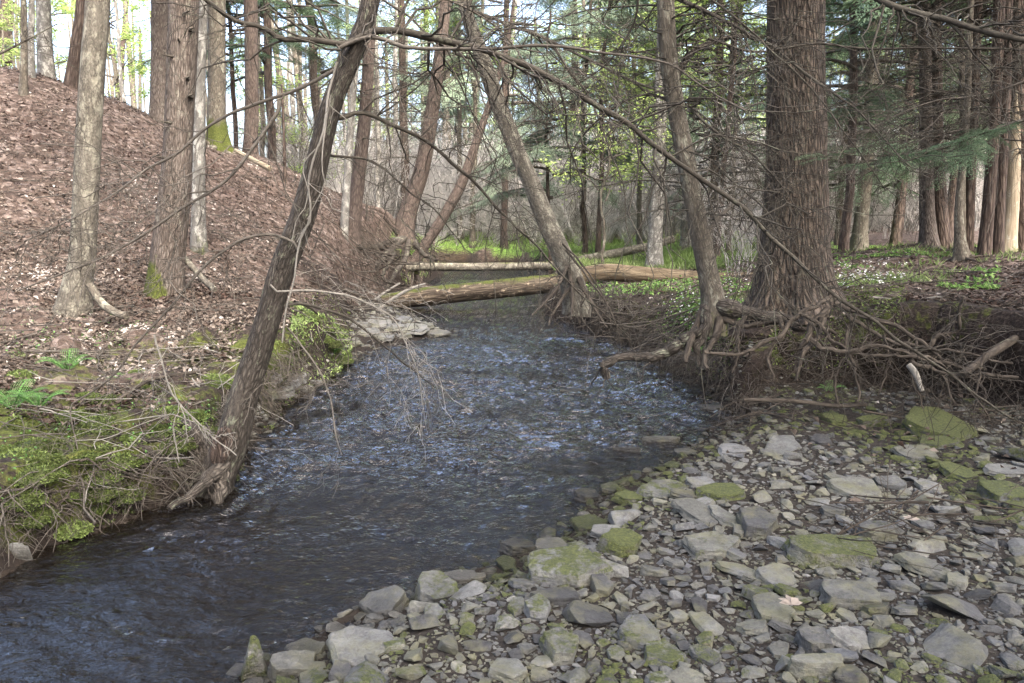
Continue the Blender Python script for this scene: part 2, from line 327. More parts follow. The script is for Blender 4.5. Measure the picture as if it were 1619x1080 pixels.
# stone
def stone_mat(name, wet=False):
    t = NT(name); r = t.attr('rnd').outputs['Fac']; ms = t.attr('moss').outputs['Fac']; g = t.n('NewGeometry'); pos = g.outputs['Position']
    base = t.ramp(r, [(0, (.030, .030, .030)), (.2, (.058, .058, .058)), (.4, (.082, .082, .072)), (.55, (.073, .075, .079)), (.7, (.10, .099, .082)), (.88, (.108, .109, .109)), (1, (.16, .157, .138))])
    n1 = t.noise(pos, 11, 6, .75); n2 = t.noise(pos, 75, 5, .8); lay = t.noise(t.map(pos, (14, 14, 90)), 1, 3, .6)
    c = t.mix(1.0, base, t.ramp(t.math('ADD', t.math('MULTIPLY', n1, .6), t.math('MULTIPLY', n2, .4)), [(.36, .42), (.5, .95), (.64, 1.5)]), 'MULTIPLY')
    c = t.mix(t.ramp(t.noise(pos, 5, 4, .7), [(.47, 0), (.68, .65)]), c, (.13, .125, .062))
    nz = t.n('SeparateXYZ', Vector=g.outputs['Normal']).outputs[2]
    f = t.math('ADD', t.math('MULTIPLY', ms, t.math('ADD', t.math('MULTIPLY', nz, .35), .5)), t.math('MULTIPLY', t.math('SUBTRACT', t.noise(pos, 16, 5, .75), .5), 1.7))
    f = t.ramp(f, [(.34, 0), (.58, 1)])
    c = t.mix(t.math('MULTIPLY', f, .92), c, t.ramp(t.noise(pos, 70, 3, .7), MOSSC))
    z = t.n('SeparateXYZ', Vector=pos).outputs[2]; wetf = t.ramp(t.math('ADD', z, t.math('MULTIPLY', n1, .06)), [(.055, 1), (.13, 0)])
    c = t.mix(wetf, c, t.mix(1.0, c, (.42, .40, .36), 'MULTIPLY'))
    rg = t.math('SUBTRACT', .82, t.math('MULTIPLY', wetf, .5))
    h = t.math('ADD', t.math('ADD', t.math('MULTIPLY', n1, .6), t.math('MULTIPLY', n2, .35)), t.math('ADD', t.math('MULTIPLY', lay, .4), t.math('MULTIPLY', t.math('MULTIPLY', f, t.noise(pos, 160, 2)), .6)))
    return t.fin(c, rg, h, 1.0, .024, .35)
M['stone'] = stone_mat('slate_stone')
# ground
t = NT('forest_floor'); g = t.n('NewGeometry'); pos = g.outputs['Position']; A = {k: t.attr(k).outputs['Fac'] for k in ('litter', 'moss', 'grass', 'bedf', 'soilf')}
vc = t.N.new('ShaderNodeTexVoronoi'); t.L.new(t.map(pos, (1, 1, .6)), vc.inputs['Vector']); vc.inputs['Scale'].default_value = 16
rc = t.n('SeparateXYZ', Vector=vc.outputs['Color']).outputs[0]
n1 = t.noise(pos, 12, 5, .7); n2 = t.noise(pos, 45, 4, .7); nb = t.noise(pos, 1.3, 4, .6)
lit = t.ramp(rc, [(0, (.022, .016, .012)), (.4, (.062, .045, .036)), (.75, (.125, .095, .08)), (1, (.22, .18, .155))])
lit = t.mix(t.ramp(n1, [(.4, .8), (.62, 0)]), lit, (.05, .035, .027))
soil = t.ramp(n2, [(.3, (.008, .006, .005)), (.55, (.028, .021, .017)), (.75, (.07, .055, .045))])
grav = t.ramp(n2, [(.3, (.010, .008, .007)), (.55, (.028, .024, .020)), (.8, (.07, .063, .053))])  # dark soil, deepened further to paint the shadows between stones
bed = t.ramp(n1, [(.3, (.02, .014, .008)), (.55, (.065, .045, .026)), (.8, (.13, .10, .065))])
ms = t.ramp(n2, MOSSC); gr = t.ramp(n1, [(.3, (.07, .12, .025)), (.6, (.15, .25, .05)), (.8, (.22, .30, .09))])
c = t.mix(A['soilf'], grav, soil); c = t.mix(t.ramp(t.math('ADD', A['litter'], t.math('MULTIPLY', t.math('SUBTRACT', n1, .5), .8)), [(.4, 0), (.55, 1)]), c, lit)
c = t.mix(t.ramp(t.math('ADD', A['grass'], t.math('MULTIPLY', t.math('SUBTRACT', n1, .5), .9)), [(.4, 0), (.6, 1)]), c, gr)
c = t.mix(t.ramp(t.math('ADD', A['moss'], t.math('MULTIPLY', t.math('SUBTRACT', n1, .5), 1.2)), [(.4, 0), (.6, 1)]), c, ms)
zz_ = t.n('SeparateXYZ', Vector=pos).outputs[2]; c = t.mix(A['bedf'], c, bed); c = t.mix(t.ramp(t.math('ADD', zz_, t.math('MULTIPLY', n1, .08)), [(.06, .75), (.16, 0)]), c, (.012, .009, .007))
h = t.math('ADD', t.math('MULTIPLY', n2, .5), t.math('ADD', t.math('MULTIPLY', n1, .7), t.math('MULTIPLY', vc.outputs['Distance'], .5)))
M['ground'] = t.fin(c, .92, h, .8, .03, .15)
# water: Fresnel gloss over a brown clear body
t = NT('creek_water'); g = t.n('NewGeometry'); pos = g.outputs['Position']; rf = t.attr('riffle').outputs['Fac']
b1 = t.noise(t.map(pos, (5, 9, 5)), 1, 4, .62, .5); b2 = t.noise(t.map(pos, (22, 34, 22)), 1, 4, .6, .6); b3 = t.noise(t.map(pos, (70, 90, 60)), 1, 2, .6)
h = t.math('ADD', t.math('MULTIPLY', b1, .75), t.math('ADD', t.math('MULTIPLY', b2, .20), t.math('MULTIPLY', b3, .05)))
bp = t.n('Bump', Distance=.10, Height=h, Strength=t.math('ADD', t.math('MULTIPLY', rf, .40), .45))
fr = t.n('Fresnel', IOR=1.47, Normal=bp.outputs[0]); gl = t.n('BsdfGlossy', Roughness=.025, Normal=bp.outputs[0]); gl.inputs['Color'].default_value = (1, 1, 1, 1)
tr = t.n('BsdfTransparent'); tr.inputs['Color'].default_value = (.40, .27, .155, 1)
df = t.n('BsdfDiffuse'); df.inputs['Color'].default_value = (.012, .011, .009, 1)
m1 = t.n('MixShader', Fac=.25); t.L.new(tr.outputs[0], m1.inputs[1]); t.L.new(df.outputs[0], m1.inputs[2])
m2 = t.n('MixShader', Fac=t.math('ADD', t.math('MULTIPLY', fr.outputs[0], 1.0), .0, True)); t.L.new(m1.outputs[0], m2.inputs[1]); t.L.new(gl.outputs[0], m2.inputs[2])
fo = t.attr('foam').outputs['Fac']; fd = t.n('BsdfDiffuse'); fd.inputs['Color'].default_value = (.7, .72, .75, 1)
ff = t.ramp(t.math('MULTIPLY', fo, t.noise(t.map(pos, (30, 45, 20)), 1, 5, .7)), [(.62, 0), (.85, .45)])
m3 = t.n('MixShader', Fac=ff); t.L.new(m2.outputs[0], m3.inputs[1]); t.L.new(fd.outputs[0], m3.inputs[2]); t.L.new(m3.outputs[0], t.out.inputs[0])
M['water'] = t.m
# ------------------------------------------------------------------ terrain mesh
def axis(lo, hi, step, far, g=1.12):
    a = list(np.arange(lo, hi+1e-6, step)); s = step
    while a[-1] < far[1]: s *= g; a.append(a[-1]+s)
    s = step; b = [lo]
    while b[-1] > far[0]: s *= g; b.append(b[-1]-s)
    return np.array(b[::-1][:-1]+a)
gx = axis(-6.0, 6.2, .045, (-170, 170)); gy = axis(1.6, 12.5, .045, (-90, 230))
X, Y = np.meshgrid(gx, gy); Zt, ds, dl, B, right = terrain(X, Y, True)
hx = terrain(X+.05, Y, True)[2]; gxn = (hx-dl)/.05; hy = terrain(X, Y+.05, True)[2]; gyn = (hy-dl)/.05
gl_ = np.hypot(gxn, gyn)+1e-6
ov = sstep(.12, .6, Zt)*sstep(1.0, .0, np.abs(dl-.45)/.9)*(.10+.16*right)*(Y < 14)         # bank lip leans over its foot
Xo = X-gxn/gl_*ov; Yo = Y-gyn/gl_*ov
q = np.stack([X, Y], -1); nz = fbm(q*1.1, 4, 40)
mossy = (X < -.12*Y) * sstep(-.05, .1, dl)*sstep(2.6, 1.2, dl)*sstep(.72, .50, Zt+nz*.12)*sstep(10.5, 8.5, Y)
mossy = mossy*np.where(Y > 6.6, 1.0*(dl < 1.0), 1)*.45+.12*mossy*nz*3
mossR = sstep(.6, .0, np.abs(dl-.35))*(X > 0)*(Y > 6)*(Y < 12)*.40
soilf = sstep(-.2, .15, dl); 
leftf = X < .1*Y
litter = np.where(leftf, sstep(.35-.3*(Y > 11), 1.1-.7*(Y > 11), dl-nz*.4)*(1-.7*np.clip(mossy*1.5, 0, 1)), sstep(.5, 1.4, dl-nz*.5)*.75)
grass = ((Y > 14)&(X > -2.5)&(X < 9)).astype(float)*sstep(14, 18, Y)*sstep(.0, .5, dl)*sstep(40, 28, Y)*.85
grass = np.maximum(grass, (X > .3)*sstep(.3, .8, dl)*sstep(6.3, 7.2, Y)*sstep(5.5, 2.5, X)*sstep(12.5, 9, Y)*.50)
Zt = Zt + np.where(mossy > .2, 1, 0)*(np.abs(fbm(q*2.6, 3, 77))*.16+fbm(q*9, 2, 78)*.025-.03)*sstep(0, .25, dl)
mb = MB(); a = np.arange(X.size).reshape(X.shape)
F = np.stack([a[:-1, :-1], a[:-1, 1:], a[1:, 1:], a[1:, :-1]], -1).reshape(-1, 4)
mb.add(np.stack([Xo, Yo, Zt], -1), F, 0, litter=litter.ravel(), moss=np.clip(mossy+mossR, 0, 1).ravel(), grass=grass.ravel(), bedf=(sstep(.03, -.08, ds)).ravel(), soilf=soilf.ravel())
gro = mb.build('ground', M['ground']); tag(gro, kind='structure')
def overhang(x, y):
    """where the bank lip really is (same shift as the mesh)"""
    x = np.asarray(x, float); y = np.asarray(y, float)
    z, d_s, d_l, b, rt = terrain(x, y, True); e = .05
    gx_ = (terrain(x+e, y, True)[2]-d_l)/e; gy_ = (terrain(x, y+e, True)[2]-d_l)/e; g = np.hypot(gx_, gy_)+1e-6
    o = sstep(.12, .6, z)*sstep(1.0, .0, np.abs(d_l-.45)/.9)*(.10+.16*rt)*(y < 14)
    return x-gx_/g*o, y-gy_/g*o, z, d_s, d_l
# ------------------------------------------------------------------ water
wxs = axis(-5.6, 3.4, .021, (-30, 4)); wys = axis(1.3, 9.5, .021, (-4, 34), 1.06)
X, Y = np.meshgrid(wxs, wys); q = np.stack([X, Y], -1); dsw = sdist(STREAM, X, Y)
rif = sstep(3.6, 5.6, Y-.25*X)*.75+.25*sstep(.3, .9, fbm(q*1.1, 3, 51)+.4)
rif = np.where(Y > 11, .35, rif)*sstep(0, .5, -dsw+.2)
warp = np.stack([fbm(q*1.5, 2, 61), fbm(q*1.5, 2, 62)], -1)*.35
qs = (q+warp)*np.array([2.6, 4.2]); w1 = fbm(qs, 3, 63); w2 = 1-np.abs(fbm(qs*2.6, 3, 65))*2; w3 = fbm(qs*7, 2, 66)
w4 = fbm(qs*np.array([13, 17.])+5, 2, 68)
Zw = (.012+.030*rif)*w1 + (.006+rif*.024)*w2 + (.0045+.008*rif)*w3 + (.0012+.0025*rif)*w4
foam = sstep(.5, .95, w2)*rif*1.0
keep = dsw < .35; a = np.arange(X.size).reshape(X.shape)
kf = keep[:-1, :-1]|keep[1:, 1:]; F = np.stack([a[:-1, :-1], a[:-1, 1:], a[1:, 1:], a[1:, :-1]], -1)[kf]
u, inv = np.unique(F.ravel(), return_inverse=True)
mb = MB(); mb.add(np.stack([X, Y, Zw], -1).reshape(-1, 3)[u], inv.reshape(-1, 4), 0, riffle=rif.ravel()[u], foam=foam.ravel()[u])
wat = mb.build('water', M['water']); tag(wat, kind='structure')
# ------------------------------------------------------------------ foliage templates
def spray_tmpl(nt_=18, need=.045, wd=.013, seed=1):
    """a flat hemlock spray 1 m long along +x"""
    m = MB(); r = np.random.RandomState(seed); C = []; Dv = []; L = []
    for k in range(nt_):
        u_ = .06+.92*k/nt_
        for sgn in (-1, 1):
            ln = (.40*(1-u_)**.8+.06)*(.7+.5*r.rand()); an = math.radians(r.uniform(42, 62))*sgn
            d = np.array([math.cos(an), math.sin(an), -.12+.1*r.randn()]); b = np.array([u_, 0, -.18*u_*u_])
            nn = max(3, int(ln/(need*.62)))
            for j in range(nn):
                s_ = (j+.6*r.rand())/nn; p = b+d*ln*s_; p[2] -= .12*(ln*s_)**2*4
                for sg in (-1, 1):
                    a2 = an+sg*math.radians(r.uniform(30, 60)); C.append(p); Dv.append([math.cos(a2), math.sin(a2), r.uniform(-.25, .15)]); L.append(need*r.uniform(.7, 1.2))
    C = np.array(C); Dv = np.array(Dv); L = np.array(L); N_ = nrm(np.array([0, 0, 1.])+r.randn(len(C), 3)*.25)
    diamonds(m, C, Dv, N_, L, wd*(.8+.4*r.rand(len(C))), fold=.1)
    return np.concatenate(m.V), np.concatenate([f for f, _ in m.F]), {'rnd': m.parts[0][2]['rnd']}
SP_H = spray_tmpl(15, .05, .014, 1); SP_M = spray_tmpl(9, .085, .024, 2); SP_L = spray_tmpl(5, .17, .055, 3)
def lay_sprays(mb, tmpl, pos, dirs, size, mi, tone=0.0):
    """put sprays with their long axis along dirs"""
    pos = np.asarray(pos); dx = nrm(dirs); up = nrm(np.array([0, 0, 1.])+RS.randn(len(pos), 3)*.18); dy = nrm(np.cross(up, dx)); dz = np.cross(dx, dy)
    Ms = np.stack([dx, dy, dz], -1)*np.asarray(size)[:, None, None]
    V, F = inst(tmpl, Ms, pos); rn = np.tile(tmpl[2]['rnd'], len(pos))*.6+np.repeat(RS.rand(len(pos)), len(tmpl[0]))*.4
    mb.add(V, F, mi, rnd=np.clip(rn+tone, 0, 1))
def hemlock_crown(name, h0, h1, rmax, nb, tmpl, spl=.6, mats=('twig_dark', 'hemlock_leaf'), per=9, fill=1.0):
    mb = MB(); z = h0+(h1-h0)*(np.arange(nb)+RS.rand(nb))/nb; az = RS.rand(nb)*6.283; k = 1-(z-h0)/(h1-h0)
    L = rmax*(.25+.75*k**.8)*(.6+.6*RS.rand(nb)); n = 7; s = np.linspace(0, 1, n)
    d = np.stack([np.cos(az), np.sin(az), 0*az], -1); P = d[:, None]*(L[:, None]*s)[..., None]; rise = .15+.15*RS.rand(nb)
    P[..., 2] += z[:, None]+L[:, None]*(rise[:, None]*s-.42*s**2); P[..., :2] += np.cumsum(RS.randn(nb, n, 2)*.05, 1)
    R = (.010+.012*L)[:, None]*(1-.85*s); tubes(mb, P, R, 4, 0)
    t_ = RS.rand(nb, per)**.8*.85+.15; i = np.minimum((t_*(n-1)).astype(int), n-2); f = (t_*(n-1)-i)[..., None]; m_ = np.arange(nb)[:, None]
    Bp = P[m_, i]*(1-f)+P[m_, i+1]*f; T = nrm(P[m_, i+1]-P[m_, i]); sd_ = np.cross(T, [0, 0, 1.])*np.where(RS.rand(nb, per) > .5, 1, -1)[..., None]
    Dr = T*.75+sd_*(.25+.75*RS.rand(nb, per))[..., None]+np.array([0, 0, -.12]); sz = spl*(1.2-.5*t_)*(.7+.6*RS.rand(nb, per))
    g = RS.rand(nb, per) < fill; lay_sprays(mb, tmpl, Bp[g], Dr[g], sz[g], 1)
    o = mb.build(name, [M[mats[0]], M[mats[1]]]); me = o.data; bpy.data.objects.remove(o); return me
def dead_whorls(name, h0, h1, rmax, nb, tw=9, mats='twig_dark'):
    mb = MB(); z = h0+(h1-h0)*RS.rand(nb); az = RS.rand(nb)*6.283; L = rmax*(.35+.65*RS.rand(nb)); n = 9; s = np.linspace(0, 1, n)
    d = np.stack([np.cos(az), np.sin(az), 0*az], -1); P = d[:, None]*(L[:, None]*s)[..., None]
    P[..., 2] += z[:, None]+L[:, None]*((-.1+.4*RS.rand(nb))[:, None]*s-.35*s**2); P += np.cumsum(RS.randn(nb, n, 3)*.025, 1)
    R = (.006+.007*L)[:, None]*(1-.8*s); tubes(mb, P, R, 4)
    P2, R2 = offshoots(P, R, tw, (.3, .9), (30, 65), .15, 6, .14, .15, 1, .5, .6); tubes(mb, P2, np.maximum(R2, .0018), 3)
    P3, R3 = offshoots(P2, R2, 4, (.1, .35), (30, 60), .1, 4, .12, .1, 1, .6); tubes(mb, P3, np.maximum(R3, .0014), 3)
    o = mb.build(name, M[mats]); me = o.data; bpy.data.objects.remove(o); return me
def leafy_crown(name, h0, h1, r, nb, nl, lsz, mats=('twig', 'spring_leaf')):
    mb = MB(); z = h0+(h1-h0)*RS.rand(nb); az = RS.rand(nb)*6.283; L = r*(.4+.6*RS.rand(nb)); n = 7; s = np.linspace(0, 1, n)
    d = np.stack([np.cos(az), np.sin(az), 0*az], -1); P = d[:, None]*(L[:, None]*s)[..., None]; P[..., 2] += z[:, None]+L[:, None]*(.45*s-.15*s*s)
    P += np.cumsum(RS.randn(nb, n, 3)*.06, 1); R = (.008+.008*L)[:, None]*(1-.85*s); tubes(mb, P, R, 4)
    P2, R2 = offshoots(P, R, 8, (.3, .9), (30, 65), .05, 6, .12, .2, 1, .5, .6); tubes(mb, P2, np.maximum(R2, .002), 3)
    i = RS.randint(0, len(P2), nl); j = RS.randint(1, 6, nl); C = P2[i, j]+RS.randn(nl, 3)*.06
    dv = RS.randn(nl, 3)*[1, 1, .35]; nv = np.array([0, 0, 1.])+RS.randn(nl, 3)*.35
    diamonds(mb, C, dv, nv, lsz*(.6+.8*RS.rand(nl)), lsz*.55, 1, rnd=np.clip(RS.rand(nl)*.7+.3*RS.rand(len(P2))[i], 0, 1))
    o = mb.build(name, [M[mats[0]], M[mats[1]]]); me = o.data; bpy.data.objects.remove(o); return me
CR = {}
CR['hi'] = [hemlock_crown('hemlock_crown_mesh', 0, 8.5, 2.9, 34, SP_L, .7, per=7) for _ in range(2)]     # above the frame
CR['mid'] = [hemlock_crown('hemlock_crown_low_mesh', 0, 9, 2.7, 60, SP_M, .7, per=9) for _ in range(2)]
CR['blue'] = [hemlock_crown('hemlock_crown_blue_mesh', 0, 3.2, 1.9, 20, SP_M, .62, ('twig', 'hemlock_blue'), per=9) for _ in range(2)]
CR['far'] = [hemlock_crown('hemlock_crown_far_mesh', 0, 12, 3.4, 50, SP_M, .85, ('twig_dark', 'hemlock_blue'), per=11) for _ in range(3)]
CR['leaf'] = [leafy_crown('leafy_crown_mesh', 0, 3.5, 2.2, 22, 5200, .085) for _ in range(2)]
CR['leaf_s'] = [leafy_crown('small_leafy_crown_mesh', 0, 1.6, 1.3, 12, 1500, .07)]
CR['bare'] = [dead_whorls('bare_crown_mesh', 0, 5, 2.4, 18, 5, 'twig') for _ in range(2)]
CR['dead'] = [dead_whorls('dead_branch_mesh', 0, 3.6, 1.7, 34, 9) for _ in range(3)]
def put(name, me, parent, loc, rz=None, sc=1.0):
    o = bpy.data.objects.new(name, me); COL.objects.link(o); o.parent = parent; o.location = tuple(loc)
    o.rotation_euler = (0, 0, random.uniform(0, 6.28) if rz is None else rz); o.scale = (sc,)*3 if np.ndim(sc) == 0 else sc; return o
# ------------------------------------------------------------------ trees
TREES = {}
def trunk_mod(seed, flare, fh, lobes, amp, r0, ph=None):
    ph = RS.rand()*6.28 if ph is None else ph
    def f(th, ln, P, R):
        z = ln[..., None]; e = np.exp(-z/fh)
        lob = .5+.5*np.cos(lobes*th+ph)+.25*np.cos((lobes+2)*th+2*ph)
        nn = fbm(np.stack(np.broadcast_arrays(np.cos(th)*1.6+seed, np.sin(th)*1.6, z*1.3), -1), 3, seed)
        n2 = fbm(np.stack(np.broadcast_arrays(np.cos(th)*5+seed, np.sin(th)*5, z*4), -1), 3, seed+5)
        return 1+e*flare*(.35+.9*lob)+amp*nn+amp*.6*n2
    return f
def tree(key, name, label, pts, mat, top=9.0, crown=None, ch=None, csc=1.0, dY=0.0, cat='tree', group=None, flare=.55, fh=.22, lobes=5, amp=.08, Y=None, moss=.0, mh=.5, side=None, sides=18, sink=.12, mossall=0.0, trunk_name='trunk', taper=.5, nseg=None):
    """pts: (px, py, width px) from the base upwards"""
    b = ground(pts[0][0], pts[0][1]) if Y is None else None
    if b is None:
        b = at(pts[0][0], pts[0][1], Y); 
    Y0 = b[1]; n = len(pts); P = []; R = []; y0, y1 = pts[0][1], pts[-1][1]
    for i, (px, py, w_) in enumerate(pts):
        p = at(px, py, Y0+dY*(y0-py)/(y0-y1+1e-6)); P.append(p); R.append(width_m(w_, p)/2)
    P = np.array(P); R = np.array(R); root = empty(name, b, label, cat, group)
    d = P[-1]-P[-2]; d = d/np.linalg.norm(d)
    if top and P[-1][2] < top:
        k = 4; rem = top-P[-1][2]; dd = d.copy(); q_ = P[-1]; ex = []; rx = []
        for j in range(k):
            dd = nrm(dd*.8+np.array([0, 0, .3])); q_ = q_+dd/max(dd[2], .5)*rem/k; ex.append(q_); rx.append(R[-1]*(1-(1-taper)*(j+1)/k))
        P = np.vstack([P, ex]); R = np.concatenate([R, rx])
    P = np.vstack([P[0]-np.array([0, 0, sink]), P]); R = np.concatenate([[R[0]], R])
    N_ = nseg or int(min(120, max(24, np.linalg.norm(np.diff(P, axis=0), axis=1).sum()/.09)))
    PR = spline(np.hstack([P, R[:, None]*8]), N_); Pc, Rc = PR[:, :3], np.abs(PR[:, 3])/8
    mb = MB(); sd_ = RS.randint(99)
    V = tubes(mb, Pc, Rc, sides, 0, rmod=trunk_mod(sd_, flare, fh, lobes, amp, R[0]))
    hh = V[0, ..., 2]-b[2]; ms = moss*np.clip(1-hh/mh, 0, 1)+mossall
    if side is not None:
        dv = V[0]-Pc[:, None]; ms = ms*np.clip(.5+.9*nrm(dv)@np.array([side, -.5, 0]), 0, 1.3)
    mb.parts[0][2]['moss'] = ms.reshape(-1)
    mb.V = [v-b for v in mb.V]; tr = mb.build(trunk_name, M[mat], root)
    TREES[key] = dict(root=root, P=Pc, R=Rc, base=b, d=d)
    if crown:
        hz = ch if ch is not None else P[-1][2]-3; k = int(np.argmin(np.abs(Pc[:, 2]-hz))); put('crown', random.choice(CR[crown]), root, Pc[k]-b, sc=csc)
    return root
def child(mb, key, name, mat):
    T = TREES[key]; mb.V = [v-T['base'] for v in mb.V]; return mb.build(name, M[mat] if isinstance(mat, str) else [M[m] for m in mat], T['root'])
def branch(key, pts, r0, r1, mat='twig_dark', Y0=None, Y1=None, name='branch', tw=10, L=(.25, .7), sub=4, droop=.18, wob=.16, thin=1.0, snap=True, jit=.012, up=0, tips=False):
    """a digitised limb (px, py) running from depth Y0 to Y1, with twigs grown on it"""
    n = len(pts); d = np.concatenate([[0], np.cumsum(np.hypot(*np.diff(np.array(pts, float)[:, :2], axis=0).T))]); d /= d[-1]
    P = np.array([at(p[0], p[1], Y0+(Y1-Y0)*u_) for p, u_ in zip(pts, d)]); N_ = max(12, int(np.linalg.norm(np.diff(P, axis=0), axis=1).sum()/.05)); N_ = min(N_, 90)
    Q = spline(P, N_); Q = Q+fbm(Q*6, 2, RS.randint(50))[:, None]*np.array([1, 1, 1])*jit; R = r0+(r1-r0)*np.linspace(0, 1, N_)
    R = R*(1+.18*fbm(Q*14, 2, 3)); mb = MB(); tubes(mb, Q, R, 7)
    if tw:
        tw = int(tw*1.5)
        P2, R2 = offshoots(Q, R, tw, (L[0], L[1]*1.25), (35, 75), droop, 8, wob, .05, 1, .42, up=up); R2 = np.clip(R2, .0024, .008)*thin; tubes(mb, P2, R2, 4)
        if sub:
            P3, R3 = offshoots(P2, R2, sub, (L[0]*.35, L[1]*.5), (30, 70), droop*.8, 6, wob, .1, 1, .6); tubes(mb, P3, np.maximum(R3, .0013), 3)
            P4, R4 = offshoots(P3, R3, 2, (.04, .16), (30, 70), .1, 4, wob, .1, 1, .8); tubes(mb, P4, np.maximum(R4, .0014)*thin, 3)
    if key is None: return mb, Q
    return child(mb, key, name, mat)
# ---- left slope and ridge
RG = 'trees on the left ridge'
tree('T1', 'birch_tree', 'grey lichen-speckled trunk standing on the leaf slope at the far left', [(116, 497, 50), (124, 440, 42), (131, 400, 39), (138, 250, 38), (147, 100, 37), (155, 0, 36)], 'bark_speck', 9, 'bare', 6, flare=.5, fh=.16, amp=.06)
tree('T2', 'hemlock_tree', 'reddish brown hemlock trunk with broken branch stubs and moss at its left foot', [(262, 470, 54), (266, 400, 51), (277, 300, 48), (283, 200, 44), (291, 0, 45)], 'bark_hemlock', 11, 'hi', 5.5, flare=.35, fh=.2, amp=.05, moss=1.1, mh=.55, side=-1, sides=26)
tree('T3', 'birch_tree', 'slim pale trunk just behind the reddish hemlock with branch stubs', [(314, 395, 24), (314, 300, 20), (316, 150, 17), (322, 0, 14)], 'bark_pale', 9, 'bare', 6, flare=.3, moss=.6, mh=.5)
tree('T4', 'maple_tree', 'stout grey trunk with mossy root flare on the ridge crest', [(345, 236, 32), (343, 190, 27), (343, 100, 27), (342, 0, 27)], 'bark_grey', 13, 'bare', 7, csc=1.3, flare=.8, fh=.3, moss=1.3, mh=.9)
tree('T5', 'hemlock_tree', 'dark straight trunk right of the mossy-footed trunk on the ridge', [(396, 243, 22), (398, 150, 21), (396, 0, 21)], 'bark_red', 14, 'hi', 6.5, csc=1.2, flare=.4)
tree('T6', 'hemlock_tree', 'grey brown trunk showing left of the stubby reddish hemlock', [(252, 190, 28), (253, 100, 27), (253, 0, 27)], 'bark_hemlock', 14, 'hi', 7, csc=1.2, flare=.3)
tree('T7', 'hemlock_tree', 'dark leaning trunk on the ridge crest, just left of the grey speckled trunk', [(113, 137, 21), (121, 70, 18), (130, 0, 17)], 'bark_dark', 14, 'hi', 7.5, csc=1.2, flare=.3)
tree('T8', 'cherry_tree', 'thin dark sapling trunk standing on the crest between two big trunks', [(189, 158, 12), (193, 90, 8), (197, 40, 7), (201, 0, 6)], 'bark_dark', 11, 'bare', 7, flare=.8)
for k, (p, m_, l_) in enumerate([([(6, 96, 22), (9, 40, 20), (12, 0, 19)], 'bark_dark', 'dark trunk at the very left edge of the ridge'),
    ([(37, 150, 12), (38, 80, 10), (37, 0, 9)], 'bark_grey', 'mossy thin grey trunk nearest the left end of the ridge'),
    ([(50, 122, 11), (49, 60, 10), (50, 0, 9)], 'bark_pale', 'slender pale trunk right of the mossy thin one at the left end of the ridge'),
    ([(74, 118, 24), (70, 60, 22), (68, 0, 21)], 'bark_pale', 'pale bright trunk against the sky behind the ridge at left')]):
    tree('TL%d' % k, 'ridge_tree', l_, p, m_, 12, 'bare' if k else 'hi', 7, flare=.3)
tree('T9', 'beech_sapling', 'thin dark bare sapling in front of the ridge right of the dark straight trunk', [(451, 290, 6), (449, 220, 5), (446, 150, 4)], 'bark_dark', 3.8, None, flare=.3, sides=8)
# ---- the stream's left bank, middle distance
tree('M1', 'beech_tree', 'slim pale beech trunk beside the reddish trunk at the toe of the slope', [(543, 388, 13), (548, 300, 12), (556, 180, 11), (566, 60, 9), (572, 0, 8)], 'bark_pale', 9, 'bare', 6, flare=.4)
tree('M2', 'hemlock_tree', 'reddish trunk leaning slightly right at the toe of the leafy slope', [(554, 376, 28), (560, 333, 24), (577, 183, 20), (583, 83, 18), (588, 0, 16)], 'bark_red', 11, 'bare', 6.3, flare=.4)
tree('M3', 'hemlock_tree', 'tall red brown trunk leaning right with spreading roots above the fallen logs', [(634, 384, 34), (646, 333, 27), (667, 267, 25), (682, 183, 22), (696, 83, 19), (705, 0, 17)], 'bark_red', 12, 'bare', 7, flare=1.0, fh=.3, moss=.5)
tree('M4', 'hemlock_tree', 'thin brown trunk leaning far right across the stream, its foot beside the fallen log', [(648, 428, 19), (672, 388, 17), (700, 345, 17), (730, 290, 16), (750, 233, 14), (773, 167, 10), (795, 100, 8)], 'bark_red', 6.2, None, flare=.8, fh=.2, moss=.6)
# ---- hero trees
tree('A', 'leaning_tree', 'dark trunk rising from the water edge at left, leaning right with hollow scarred base', [(338, 772, 57), (352, 730, 52), (366, 700, 50), (379, 650, 46), (393, 600, 43), (410, 550, 40), (425, 500, 38), (442, 440, 38), (456, 400, 39), (476, 350, 39), (491, 300, 37), (503, 250, 34), (515, 200, 32), (530, 150, 32), (552, 100, 31), (572, 50, 30), (586, 0, 29)], 'bark_lean', 6.5, 'bare', 5, flare=.35, fh=.16, lobes=4, amp=.10, sides=30, Y=4.45, moss=.45, mh=.5, sink=.25, nseg=110)
tree('C', 'leaning_tree', 'grey leaning trunk in the middle, rooted on the right bank and crossing the fallen log', [(912, 482, 42), (903, 440, 37), (887, 400, 33), (868, 360, 31), (857, 333, 30), (837, 283, 27), (818, 240, 26), (803, 200, 26), (783, 150, 25), (766, 100, 24), (748, 50, 21), (732, 0, 18)], 'bark_speck', 8, 'bare', 6, flare=.22, fh=.3, lobes=4, amp=.07, sides=22, Y=9.9)
tree('D', 'birch_tree', 'grey trunk leaning left at the bank edge with a thick root arching to the right', [(1128, 505, 42), (1127, 470, 36), (1119, 430, 31), (1106, 365, 31), (1093, 300, 29), (1082, 240, 29), (1071, 183, 28), (1058, 100, 28), (1052, 0, 27)], 'bark_grey', 8, 'bare', 6, flare=.2, fh=.2, amp=.06, sides=24, Y=6.35, moss=.5, mh=.8)
